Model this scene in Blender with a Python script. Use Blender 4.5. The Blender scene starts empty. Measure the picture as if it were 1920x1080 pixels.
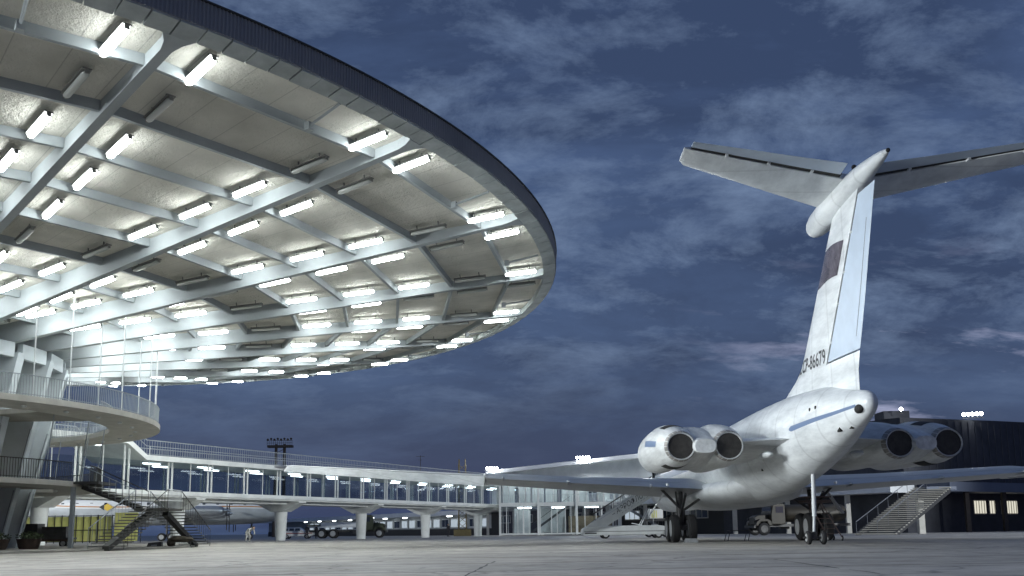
import bpy, math, random
from mathutils import Vector, Matrix
random.seed(7)
R = math.radians
PI = math.pi
scene = bpy.context.scene

# ------------------------------------------------------------------ camera
cam_d = bpy.data.cameras.new('camera')
cam = bpy.data.objects.new('camera', cam_d)
scene.collection.objects.link(cam)
scene.camera = cam
cam_d.sensor_width = 36.0
cam_d.lens = 36.0 * 1812.0 / 1920.0
cam_d.shift_y = 180.0 / 1920.0
cam_d.clip_start = 0.1
cam_d.clip_end = 6000.0
CAM_H = 0.67
PITCH = R(8.65)
ROLL = -0.0126
cam.matrix_world = (Matrix.Translation((0, 0, CAM_H)) @ Matrix.Rotation(PI / 2 + PITCH, 4, 'X')
                    @ Matrix.Rotation(ROLL, 4, 'Z'))

# ------------------------------------------------------------------ world
world = bpy.data.worlds.new('World')
scene.world = world
world.use_nodes = True


def build_world():
    nt = world.node_tree
    nt.nodes.clear()
    N = nt.nodes.new
    L = nt.links.new
    out = N('ShaderNodeOutputWorld')
    bg = N('ShaderNodeBackground')
    L(bg.outputs[0], out.inputs[0])
    sky = N('ShaderNodeTexSky')
    sky.sky_type = 'NISHITA'
    sky.sun_disc = False
    sky.sun_elevation = R(1.0)
    sky.sun_rotation = R(150)
    tc = N('ShaderNodeTexCoord')
    sep = N('ShaderNodeSeparateXYZ')
    L(tc.outputs['Generated'], sep.inputs[0])

    def mth(op, a, b=None, clamp=False):
        n = N('ShaderNodeMath')
        n.operation = op
        n.use_clamp = clamp
        for i, v in enumerate((a, b)):
            if v is None:
                continue
            if isinstance(v, (int, float)):
                n.inputs[i].default_value = v
            else:
                L(v, n.inputs[i])
        return n.outputs[0]
    # cloud deck: a plane above the apron, so clouds close up towards the horizon
    den = mth('ADD', mth('MAXIMUM', sep.outputs['Z'], 0.0), 0.30)
    px = mth('DIVIDE', sep.outputs['X'], den)
    py = mth('DIVIDE', sep.outputs['Y'], den)
    cmb = N('ShaderNodeCombineXYZ')
    L(px, cmb.inputs[0]); L(py, cmb.inputs[1])
    cmb.inputs[2].default_value = 3.1

    def noise(scale, detail, rough, dist, off=(0, 0, 0), sc=(1, 1, 1)):
        mp = N('ShaderNodeMapping')
        mp.inputs['Location'].default_value = off
        mp.inputs['Scale'].default_value = sc
        L(cmb.outputs[0], mp.inputs[0])
        n = N('ShaderNodeTexNoise')
        n.inputs['Scale'].default_value = scale
        n.inputs['Detail'].default_value = detail
        n.inputs['Roughness'].default_value = rough
        n.inputs['Distortion'].default_value = dist
        L(mp.outputs[0], n.inputs['Vector'])
        return n.outputs['Fac']

    def ramp(v, stops):
        r = N('ShaderNodeValToRGB')
        e = r.color_ramp.elements
        e[0].position, e[0].color = stops[0][0], stops[0][1]
        e[1].position, e[1].color = stops[1][0], stops[1][1]
        for p, c in stops[2:]:
            k = e.new(p)
            k.color = c
        L(v, r.inputs[0])
        return r.outputs['Color']

    def mix(f, a, b):
        m = N('ShaderNodeMix')
        m.data_type = 'RGBA'
        if isinstance(f, (int, float)):
            m.inputs[0].default_value = f
        else:
            L(f, m.inputs[0])
        for i, v in ((6, a), (7, b)):
            if isinstance(v, tuple):
                m.inputs[i].default_value = v
            else:
                L(v, m.inputs[i])
        return m.outputs[2]
    G = lambda v: (v, v, v, 1)
    base = ramp(sep.outputs['Z'], [(0.0, (0.076, 0.118, 0.222, 1)), (0.10, (0.054, 0.090, 0.185, 1)),
                                   (0.24, (0.064, 0.108, 0.225, 1)), (0.55, (0.070, 0.115, 0.245, 1))])
    big = ramp(noise(1.5, 8, 0.62, 0.3, (1.3, 0.4, 0), (0.8, 1.2, 1)), [(0.38, G(0)), (0.60, G(1))])
    c1 = mix(big, base, (0.034, 0.052, 0.112, 1))
    big_f = N('ShaderNodeMath'); big_f.operation = 'MULTIPLY'
    L(big, big_f.inputs[0]); big_f.inputs[1].default_value = 0.95
    c1 = mix(big_f.outputs[0], base, (0.032, 0.054, 0.122, 1))
    med = ramp(noise(4.4, 12, 0.68, 0.22, (4.2, 1.0, 0), (0.9, 1.15, 1)), [(0.46, G(0)), (0.74, G(0.85))])
    mask = ramp(noise(0.7, 3, 0.5, 0.0, (7.7, 2.0, 0)), [(0.40, G(0.1)), (0.56, G(1))])
    mm = N('ShaderNodeMath'); mm.operation = 'MULTIPLY'
    L(med, mm.inputs[0]); L(mask, mm.inputs[1])
    zf = ramp(sep.outputs['Z'], [(0.10, G(0.12)), (0.22, G(1))])
    mz = N('ShaderNodeMath'); mz.operation = 'MULTIPLY'
    L(mm.outputs[0], mz.inputs[0]); L(zf, mz.inputs[1])
    c2 = mix(mz.outputs[0], c1, (0.185, 0.260, 0.410, 1))
    # low pink-lit streaks towards the right of the horizon
    streak = ramp(noise(1.3, 8, 0.6, 0.15, (2.0, 5.5, 0), (2.6, 5.5, 1)), [(0.56, G(0)), (0.72, G(0.9))])
    zlow = ramp(sep.outputs['Z'], [(0.05, G(0)), (0.11, G(1)), (0.21, G(1)), (0.27, G(0))])
    xr = ramp(sep.outputs['X'], [(0.16, G(0)), (0.30, G(1))])
    m1 = N('ShaderNodeMath'); m1.operation = 'MULTIPLY'
    m2 = N('ShaderNodeMath'); m2.operation = 'MULTIPLY'
    L(streak, m1.inputs[0]); L(zlow, m1.inputs[1])
    L(m1.outputs[0], m2.inputs[0]); L(xr, m2.inputs[1])
    c3 = mix(m2.outputs[0], c2, (0.33, 0.36, 0.53, 1))
    # a little of the physical dusk sky on top
    sc = N('ShaderNodeVectorMath'); sc.operation = 'SCALE'
    L(sky.outputs[0], sc.inputs[0]); sc.inputs['Scale'].default_value = 0.012
    ad = N('ShaderNodeVectorMath'); ad.operation = 'ADD'
    L(c3, ad.inputs[0]); L(sc.outputs[0], ad.inputs[1])
    L(ad.outputs[0], bg.inputs[0])
    bg.inputs[1].default_value = 1.0


build_world()
scene.view_settings.view_transform = 'Standard'
scene.view_settings.look = 'None'
scene.view_settings.exposure = 0.0
scene.view_settings.gamma = 1.0

TUBE_W = 37.0          # emission of the canopy tubes

# ------------------------------------------------------------------ helpers
def srgb(h):
    h = h.lstrip('#')
    v = [int(h[i:i + 2], 16) / 255 for i in (0, 2, 4)]
    return tuple((x / 12.92 if x < .04045 else ((x + .055) / 1.055) ** 2.4) for x in v) + (1,)


def mat(name, col, rough=0.6, metal=0.0, var=0.0, vscale=1.0, bump=0.0, bscale=8.0, spec=0.5, coat=0.0):
    m = bpy.data.materials.new(name)
    m.use_nodes = True
    nt = m.node_tree
    b = nt.nodes['Principled BSDF']
    if len(col) == 3:
        col = tuple(col) + (1,)
    b.inputs['Base Color'].default_value = col
    b.inputs['Roughness'].default_value = rough
    b.inputs['Metallic'].default_value = metal
    b.inputs['Specular IOR Level'].default_value = spec
    b.inputs['Coat Weight'].default_value = coat
    tc = nt.nodes.new('ShaderNodeTexCoord')
    if var > 0:
        n = nt.nodes.new('ShaderNodeTexNoise')
        n.inputs['Scale'].default_value = vscale
        n.inputs['Detail'].default_value = 6
        n.inputs['Roughness'].default_value = 0.65
        nt.links.new(tc.outputs['Object'], n.inputs['Vector'])
        r = nt.nodes.new('ShaderNodeValToRGB')
        lo = tuple(max(0, c * (1 - var)) for c in col[:3]) + (1,)
        hi = tuple(min(1, c * (1 + var * .6)) for c in col[:3]) + (1,)
        r.color_ramp.elements[0].position = 0.32
        r.color_ramp.elements[0].color = lo
        r.color_ramp.elements[1].position = 0.68
        r.color_ramp.elements[1].color = hi
        nt.links.new(n.outputs['Fac'], r.inputs[0])
        nt.links.new(r.outputs[0], b.inputs['Base Color'])
    if bump > 0:
        n = nt.nodes.new('ShaderNodeTexNoise')
        n.inputs['Scale'].default_value = bscale
        n.inputs['Detail'].default_value = 5
        n.inputs['Roughness'].default_value = 0.7
        nt.links.new(tc.outputs['Object'], n.inputs['Vector'])
        bp = nt.nodes.new('ShaderNodeBump')
        bp.inputs['Strength'].default_value = bump
        bp.inputs['Distance'].default_value = 0.05
        nt.links.new(n.outputs['Fac'], bp.inputs['Height'])
        nt.links.new(bp.outputs[0], b.inputs['Normal'])
    return m


def emis(name, col, strength):
    m = bpy.data.materials.new(name)
    m.use_nodes = True
    nt = m.node_tree
    nt.nodes.remove(nt.nodes['Principled BSDF'])
    e = nt.nodes.new('ShaderNodeEmission')
    e.inputs[0].default_value = tuple(col) + (1,)
    e.inputs[1].default_value = strength
    nt.links.new(e.outputs[0], nt.nodes['Material Output'].inputs[0])
    return m


def glass(name, tint=(0.8, 0.88, 0.95), refl=0.14):
    m = bpy.data.materials.new(name)
    m.use_nodes = True
    nt = m.node_tree
    nt.nodes.remove(nt.nodes['Principled BSDF'])
    t = nt.nodes.new('ShaderNodeBsdfTransparent')
    t.inputs[0].default_value = tuple(tint) + (1,)
    g = nt.nodes.new('ShaderNodeBsdfGlossy')
    g.inputs['Roughness'].default_value = 0.04
    n = nt.nodes.new('ShaderNodeTexNoise')
    n.inputs['Scale'].default_value = 0.8
    tc = nt.nodes.new('ShaderNodeTexCoord')
    nt.links.new(tc.outputs['Object'], n.inputs['Vector'])
    bp = nt.nodes.new('ShaderNodeBump')
    bp.inputs['Strength'].default_value = 0.12
    nt.links.new(n.outputs['Fac'], bp.inputs['Height'])
    nt.links.new(bp.outputs[0], g.inputs['Normal'])
    mx = nt.nodes.new('ShaderNodeMixShader')
    mx.inputs[0].default_value = refl
    nt.links.new(t.outputs[0], mx.inputs[1])
    nt.links.new(g.outputs[0], mx.inputs[2])
    nt.links.new(mx.outputs[0], nt.nodes['Material Output'].inputs[0])
    return m


M = {}
M['white_concrete'] = mat('white_concrete', (0.66, 0.68, 0.66), 0.75, var=0.14, vscale=0.8, bump=0.15, bscale=5)
M['beam'] = mat('beam_paint', (0.34, 0.375, 0.39), 0.6, var=0.12, vscale=0.6)
M['panel'] = mat('rim_panel', (0.42, 0.46, 0.46), 0.7, var=0.25, vscale=0.9)
M['slab_grey'] = mat('grey_concrete', (0.30, 0.29, 0.26), 0.85, var=0.18, vscale=0.7, bump=0.2, bscale=6)
M['edge'] = mat('edge_concrete', (0.50, 0.49, 0.45), 0.85, var=0.15, vscale=1.4)
M['corrugated'] = mat('corrugated_metal', (0.25, 0.26, 0.275), 0.8, var=0.12, vscale=0.3)
M['rail'] = mat('rail_paint', (0.26, 0.29, 0.31), 0.5, var=0.1, vscale=2)
M['steel_grey'] = mat('dull_steel', (0.14, 0.15, 0.17), 0.6)
M['rail_white'] = mat('rail_white', (0.6, 0.63, 0.64), 0.5)
M['steel_dark'] = mat('dark_steel', (0.035, 0.035, 0.032), 0.5, var=0.3, vscale=3)
M['tread'] = mat('tread_concrete', (0.11, 0.11, 0.10), 0.8, var=0.2, vscale=3)
M['fin'] = mat('fin_paint', (0.52, 0.57, 0.60), 0.65, var=0.10, vscale=0.8)
M['wall_green'] = mat('core_wall', (0.30, 0.31, 0.25), 0.7, var=0.15, vscale=0.8)
M['wall_brown'] = mat('brown_wall', (0.14, 0.13, 0.11), 0.7, var=0.2, vscale=1)
M['glass'] = glass('window_glass', (0.62, 0.68, 0.72), 0.10)
M['glass_dark'] = mat('dark_glass', (0.035, 0.045, 0.06), 0.08, spec=0.8)
M['yellow_panel'] = mat('yellow_panel', (0.60, 0.60, 0.20), 0.5, var=0.12, vscale=2)
M['tan_wall'] = mat('tan_brick', (0.26, 0.20, 0.12), 0.85, var=0.25, vscale=3)
M['dark_wall'] = mat('dark_wall', (0.060, 0.063, 0.075), 0.9, var=0.25, vscale=0.7, bump=0.2, bscale=3)
M['grey_wall'] = mat('grey_wall', (0.38, 0.40, 0.41), 0.85, var=0.15, vscale=0.5)
M['plinth'] = mat('dark_plinth', (0.03, 0.03, 0.032), 0.7)
M['fascia_white'] = mat('fascia_white', (0.74, 0.76, 0.77), 0.6, var=0.1, vscale=0.6)
M['rim_white'] = mat('roof_edge_white', (0.86, 0.87, 0.88), 0.5)
M['fascia_blue'] = mat('fascia_grey_blue', (0.12, 0.14, 0.19), 0.6, var=0.1, vscale=0.6)
M['rubber'] = mat('rubber', (0.018, 0.018, 0.019), 0.85, bump=0.2, bscale=20)
M['rim_metal'] = mat('wheel_metal', (0.45, 0.46, 0.46), 0.4, metal=0.4, var=0.2, vscale=8)
M['metal'] = mat('bare_metal', (0.42, 0.44, 0.46), 0.38, metal=0.7, var=0.15, vscale=1.5)
M['metal_dark'] = mat('worn_dark_metal', (0.07, 0.07, 0.07), 0.5, metal=0.5, var=0.3, vscale=4)
M['matt_black'] = mat('matt_black_finish', (0.012, 0.011, 0.010), 0.7)  # openings, exhausts and black fittings; also painted shade in the hinge gaps
M['truck_green'] = mat('truck_green', (0.05, 0.06, 0.035), 0.5, var=0.3, vscale=2)
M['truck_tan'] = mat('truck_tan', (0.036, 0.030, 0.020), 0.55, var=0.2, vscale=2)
M['stair_grey'] = mat('stair_truck_grey', (0.44, 0.46, 0.46), 0.4, var=0.12, vscale=1.5)
M['car_white'] = mat('car_white', (0.70, 0.70, 0.68), 0.25, coat=0.5)
M['red'] = mat('red_paint', (0.30, 0.03, 0.03), 0.5)
M['blue'] = mat('aircraft_blue', (0.13, 0.19, 0.31), 0.35)
M['ladder_red'] = mat('ladder_brown_paint', (0.06, 0.04, 0.035), 0.6)
M['mast_brown'] = mat('mast_brown', (0.055, 0.045, 0.040), 0.8, var=0.2, vscale=3)
M['yellow'] = mat('yellow_ochre_paint', (0.16, 0.125, 0.05), 0.6, var=0.2, vscale=3)
M['skin'] = mat('skin', (0.45, 0.30, 0.22), 0.6)
M['cloth_dark'] = mat('dark_cloth', (0.025, 0.025, 0.03), 0.9)
M['cloth_white'] = mat('pale_cloth', (0.36, 0.36, 0.34), 0.9)
M['hair'] = mat('dark_hair', (0.03, 0.022, 0.015), 0.8)
M['leaf'] = mat('leaf_green', (0.05, 0.07, 0.03), 0.7, var=0.3, vscale=8)
M['planter'] = mat('planter_brown', (0.06, 0.04, 0.03), 0.8, var=0.3, vscale=4)
M['case'] = mat('box_brown', (0.10, 0.085, 0.06), 0.8, var=0.3, vscale=4)
M['tube_on'] = emis('tube_glow', (0.94, 1.0, 1.0), TUBE_W)
M['tube_off'] = mat('tube_off', (0.42, 0.44, 0.42), 0.35)
M['housing'] = mat('lamp_housing', (0.20, 0.20, 0.19), 0.5)
M['tube_gal'] = emis('gallery_tube_glow', (0.90, 0.98, 1.0), 8.0)
M['tube_pav'] = emis('pavilion_tube_glow', (0.92, 0.98, 1.0), 26.0)
M['flood'] = emis('floodlight_glow', (0.92, 0.97, 1.0), 60.0)
M['win_warm'] = emis('lit_window_warm', (1.0, 0.95, 0.80), 0.75)
M['win_cool'] = emis('lit_window_cool', (0.75, 0.88, 1.0), 0.55)
M['text'] = mat('marking_black', (0.02, 0.02, 0.025), 0.5)
M['orange'] = mat('cheatline_orange', (0.42, 0.17, 0.03), 0.45)


def aircraft_paint():
    """white paint, with slight dirt streaks and panel seams"""
    m = bpy.data.materials.new('aircraft_white')
    m.use_nodes = True
    nt = m.node_tree
    b = nt.nodes['Principled BSDF']
    tc = nt.nodes.new('ShaderNodeTexCoord')
    n = nt.nodes.new('ShaderNodeTexNoise')
    n.inputs['Scale'].default_value = 1.1
    n.inputs['Detail'].default_value = 9
    n.inputs['Roughness'].default_value = 0.68
    mp = nt.nodes.new('ShaderNodeMapping')
    mp.inputs['Scale'].default_value = (1, 0.45, 1.9)
    nt.links.new(tc.outputs['Object'], mp.inputs[0])
    nt.links.new(mp.outputs[0], n.inputs['Vector'])
    r = nt.nodes.new('ShaderNodeValToRGB')
    r.color_ramp.elements[0].position = 0.30
    r.color_ramp.elements[0].color = (0.44, 0.465, 0.48, 1)
    r.color_ramp.elements[1].position = 0.62
    r.color_ramp.elements[1].color = (0.72, 0.75, 0.76, 1)
    nt.links.new(n.outputs['Fac'], r.inputs[0])
    # panel seams every ~2 m along the body
    w = nt.nodes.new('ShaderNodeTexWave')
    w.wave_type = 'BANDS'
    w.bands_direction = 'Y'
    w.wave_profile = 'SIN'
    w.inputs['Scale'].default_value = 0.16
    nt.links.new(tc.outputs['Object'], w.inputs['Vector'])
    r2 = nt.nodes.new('ShaderNodeValToRGB')
    r2.color_ramp.elements[0].position = 0.985
    r2.color_ramp.elements[0].color = (1, 1, 1, 1)
    r2.color_ramp.elements[1].position = 0.999
    r2.color_ramp.elements[1].color = (0.84, 0.84, 0.84, 1)
    nt.links.new(w.outputs['Fac'], r2.inputs[0])
    mx = nt.nodes.new('ShaderNodeMix')
    mx.data_type = 'RGBA'
    mx.blend_type = 'MULTIPLY'
    mx.inputs[0].default_value = 1
    nt.links.new(r.outputs[0], mx.inputs[6])
    nt.links.new(r2.outputs[0], mx.inputs[7])
    nt.links.new(mx.outputs[2], b.inputs['Base Color'])
    b.inputs['Roughness'].default_value = 0.33
    n2 = nt.nodes.new('ShaderNodeTexNoise')
    n2.inputs['Scale'].default_value = 1.7
    nt.links.new(tc.outputs['Object'], n2.inputs['Vector'])
    bp = nt.nodes.new('ShaderNodeBump')
    bp.inputs['Strength'].default_value = 0.25
    bp.inputs['Distance'].default_value = 0.03
    nt.links.new(n2.outputs['Fac'], bp.inputs['Height'])
    nt.links.new(bp.outputs[0], b.inputs['Normal'])
    return m


M['plane'] = aircraft_paint()
M['nacelle'] = mat('nacelle_paint', (0.60, 0.62, 0.62), 0.34, var=0.28, vscale=1.3)
_nt = M['nacelle'].node_tree
_mp = _nt.nodes.new('ShaderNodeMapping')
_mp.inputs['Scale'].default_value = (3.2, 0.35, 3.2)
_tc = [n for n in _nt.nodes if n.bl_idname == 'ShaderNodeTexCoord'][0]
_nz = [n for n in _nt.nodes if n.bl_idname == 'ShaderNodeTexNoise'][0]
_nt.links.new(_tc.outputs['Object'], _mp.inputs[0])
_nt.links.new(_mp.outputs[0], _nz.inputs['Vector'])
M['hot_metal'] = mat('heat_stained_metal', (0.26, 0.25, 0.235), 0.45, metal=0.2, var=0.5, vscale=3.0)
M['duct'] = mat('exhaust_duct_metal', (0.05, 0.047, 0.043), 0.6, metal=0.3, var=0.4, vscale=5.0)
M['plane_blue'] = mat('rudder_skin', (0.46, 0.54, 0.64), 0.35, var=0.08, vscale=1.2)


def apron_mat():
    m = bpy.data.materials.new('apron_concrete')
    m.use_nodes = True
    nt = m.node_tree
    b = nt.nodes['Principled BSDF']
    N = nt.nodes.new
    L = nt.links.new
    tc = N('ShaderNodeTexCoord')
    mp = N('ShaderNodeMapping')
    mp.inputs['Rotation'].default_value = (0, 0, R(-4))
    mp.inputs['Location'].default_value = (230.0, 0, 0)
    L(tc.outputs['Object'], mp.inputs[0])

    def noise(s, d, ro, dist=0.0, sc=(1, 1, 1)):
        m2 = N('ShaderNodeMapping')
        m2.inputs['Scale'].default_value = sc
        L(mp.outputs[0], m2.inputs[0])
        n = N('ShaderNodeTexNoise')
        n.inputs['Scale'].default_value = s
        n.inputs['Detail'].default_value = d
        n.inputs['Roughness'].default_value = ro
        n.inputs['Distortion'].default_value = dist
        L(m2.outputs[0], n.inputs['Vector'])
        return n.outputs['Fac']

    def ramp(v, a, ca, bb, cb):
        r = N('ShaderNodeValToRGB')
        r.color_ramp.elements[0].position = a
        r.color_ramp.elements[0].color = ca
        r.color_ramp.elements[1].position = bb
        r.color_ramp.elements[1].color = cb
        L(v, r.inputs[0])
        return r.outputs[0]

    def mixc(f, a, c, mode='MIX'):
        x = N('ShaderNodeMix')
        x.data_type = 'RGBA'
        x.blend_type = mode
        if isinstance(f, float):
            x.inputs[0].default_value = f
        else:
            L(f, x.inputs[0])
        for i, v in ((6, a), (7, c)):
            if isinstance(v, tuple):
                x.inputs[i].default_value = v
            else:
                L(v, x.inputs[i])
        return x.outputs[2]
    base = ramp(noise(0.22, 8, 0.62, 0.4), 0.3, (0.40, 0.375, 0.335, 1), 0.7, (0.58, 0.545, 0.49, 1))
    fine = ramp(noise(7.0, 6, 0.7), 0.3, (0.82, 0.82, 0.82, 1), 0.7, (1, 1, 1, 1))
    c = mixc(1.0, base, fine, 'MULTIPLY')
    mid = ramp(noise(1.3, 9, 0.72, 0.3), 0.36, (0.70, 0.70, 0.70, 1), 0.60, (1.08, 1.08, 1.08, 1))
    c = mixc(1.0, c, mid, 'MULTIPLY')
    br = N('ShaderNodeTexBrick')
    br.offset = 0.0
    br.inputs['Scale'].default_value = 1.0
    br.inputs['Mortar Size'].default_value = 0.17
    br.inputs['Mortar Smooth'].default_value = 0.9
    br.inputs['Brick Width'].default_value = 400.0
    br.inputs['Row Height'].default_value = 4.2
    br.inputs['Color1'].default_value = (1, 1, 1, 1)
    br.inputs['Color2'].default_value = (0.80, 0.80, 0.80, 1)
    br.inputs['Mortar'].default_value = (0.32, 0.32, 0.31, 1)
    # wander the joints a little
    nn = N('ShaderNodeTexNoise')
    nn.inputs['Scale'].default_value = 0.6
    nn.inputs['Detail'].default_value = 6
    L(mp.outputs[0], nn.inputs['Vector'])
    vm = N('ShaderNodeVectorMath'); vm.operation = 'SCALE'
    L(nn.outputs['Color'], vm.inputs[0]); vm.inputs['Scale'].default_value = 0.16
    va = N('ShaderNodeVectorMath'); va.operation = 'ADD'
    L(mp.outputs[0], va.inputs[0]); L(vm.outputs[0], va.inputs[1])
    L(va.outputs[0], br.inputs['Vector'])
    c = mixc(1.0, c, br.outputs['Color'], 'MULTIPLY')
    # cracks
    vo = N('ShaderNodeTexVoronoi')
    vo.feature = 'DISTANCE_TO_EDGE'
    vo.inputs['Scale'].default_value = 0.16
    va2 = N('ShaderNodeVectorMath'); va2.operation = 'ADD'
    vm2 = N('ShaderNodeVectorMath'); vm2.operation = 'SCALE'
    L(nn.outputs['Color'], vm2.inputs[0]); vm2.inputs['Scale'].default_value = 2.6
    L(mp.outputs[0], va2.inputs[0]); L(vm2.outputs[0], va2.inputs[1])
    L(va2.outputs[0], vo.inputs['Vector'])
    cr = ramp(vo.outputs['Distance'], 0.0, (0.45, 0.45, 0.45, 1), 0.016, (1, 1, 1, 1))
    c = mixc(1.0, c, cr, 'MULTIPLY')
    # oil and tyre stains, stretched across
    st = ramp(noise(0.35, 7, 0.7, 0.8, (0.5, 1.6, 1)), 0.56, (1, 1, 1, 1), 0.74, (0.55, 0.55, 0.56, 1))
    c = mixc(1.0, c, st, 'MULTIPLY')
    L(c, b.inputs['Base Color'])
    ro = ramp(noise(0.5, 5, 0.6), 0.35, (0.5, 0.5, 0.5, 1), 0.65, (0.75, 0.75, 0.75, 1))
    L(ro, b.inputs['Roughness'])
    bp = N('ShaderNodeBump')
    bp.inputs['Strength'].default_value = 0.35
    bp.inputs['Distance'].default_value = 0.02
    L(noise(14.0, 6, 0.7), bp.inputs['Height'])
    L(bp.outputs[0], b.inputs['Normal'])
    return m


def soffit_mat():
    """rough sprayed concrete ceiling with board joints that run round the roof"""
    m = mat('sprayed_soffit', (0.40, 0.39, 0.34), 1.0, spec=0.1)
    nt = m.node_tree
    b = nt.nodes['Principled BSDF']
    N = nt.nodes.new
    L = nt.links.new
    tc = N('ShaderNodeTexCoord')
    n1 = N('ShaderNodeTexNoise')
    n1.inputs['Scale'].default_value = 4.6
    n1.inputs['Detail'].default_value = 6
    n1.inputs['Roughness'].default_value = 0.75
    L(tc.outputs['Object'], n1.inputs['Vector'])
    n2 = N('ShaderNodeTexNoise')
    n2.inputs['Scale'].default_value = 0.45
    n2.inputs['Detail'].default_value = 5
    L(tc.outputs['Object'], n2.inputs['Vector'])
    r = N('ShaderNodeValToRGB')
    r.color_ramp.elements[0].position = 0.3
    r.color_ramp.elements[0].color = (0.54, 0.53, 0.47, 1)
    r.color_ramp.elements[1].position = 0.7
    r.color_ramp.elements[1].color = (0.77, 0.75, 0.68, 1)
    L(n2.outputs['Fac'], r.inputs[0])
    # joints: radial-parallel lines by angle around the roof centre (object origin)
    sp = N('ShaderNodeSeparateXYZ')
    L(tc.outputs['Object'], sp.inputs[0])
    at = N('ShaderNodeMath'); at.operation = 'ARCTAN2'
    L(sp.outputs[1], at.inputs[0]); L(sp.outputs[0], at.inputs[1])
    mu = N('ShaderNodeMath'); mu.operation = 'MULTIPLY'
    L(at.outputs[0], mu.inputs[0]); mu.inputs[1].default_value = 24 * 6 / (2 * PI)
    ad = N('ShaderNodeMath'); ad.operation = 'ADD'
    L(mu.outputs[0], ad.inputs[0]); ad.inputs[1].default_value = 0.33
    fr = N('ShaderNodeMath'); fr.operation = 'FRACT'
    L(ad.outputs[0], fr.inputs[0])
    r2 = N('ShaderNodeValToRGB')
    e = r2.color_ramp.elements
    e[0].position = 0.0; e[0].color = (0.55, 0.55, 0.55, 1)
    e[1].position = 0.03; e[1].color = (1, 1, 1, 1)
    L(fr.outputs[0], r2.inputs[0])
    mx = N('ShaderNodeMix')
    mx.data_type = 'RGBA'; mx.blend_type = 'MULTIPLY'; mx.inputs[0].default_value = 0.9
    L(r.outputs[0], mx.inputs[6]); L(r2.outputs[0], mx.inputs[7])
    L(mx.outputs[2], b.inputs['Base Color'])
    bp = N('ShaderNodeBump')
    bp.inputs['Strength'].default_value = 0.9
    bp.inputs['Distance'].default_value = 0.16
    L(n1.outputs['Fac'], bp.inputs['Height'])
    L(bp.outputs[0], b.inputs['Normal'])
    return m


M['apron'] = apron_mat()
M['soffit'] = soffit_mat()

COL = scene.collection


def tag(o, label=None, cat=None, group=None, kind=None):
    if label:
        o['label'] = label
    if cat:
        o['category'] = cat
    if group:
        o['group'] = group
    if kind:
        o['kind'] = kind
    return o


def thing(name, loc, rz=0.0, label=None, cat=None, group=None, kind=None):
    o = bpy.data.objects.new(name, None)
    o.empty_display_size = 0.5
    COL.objects.link(o)
    o.location = loc
    o.rotation_euler = (0, 0, rz)
    o['_m'] = [list(r) for r in (Matrix.Translation(loc) @ Matrix.Rotation(rz, 4, 'Z'))]
    tag(o, label, cat, group, kind)
    return o


def root_matrix(p):
    while p.parent:
        p = p.parent
    if p.type == 'EMPTY':
        return Matrix.Translation(p.location) @ Matrix.Rotation(p.rotation_euler[2], 4, 'Z')
    return Matrix.Identity(4)


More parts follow.
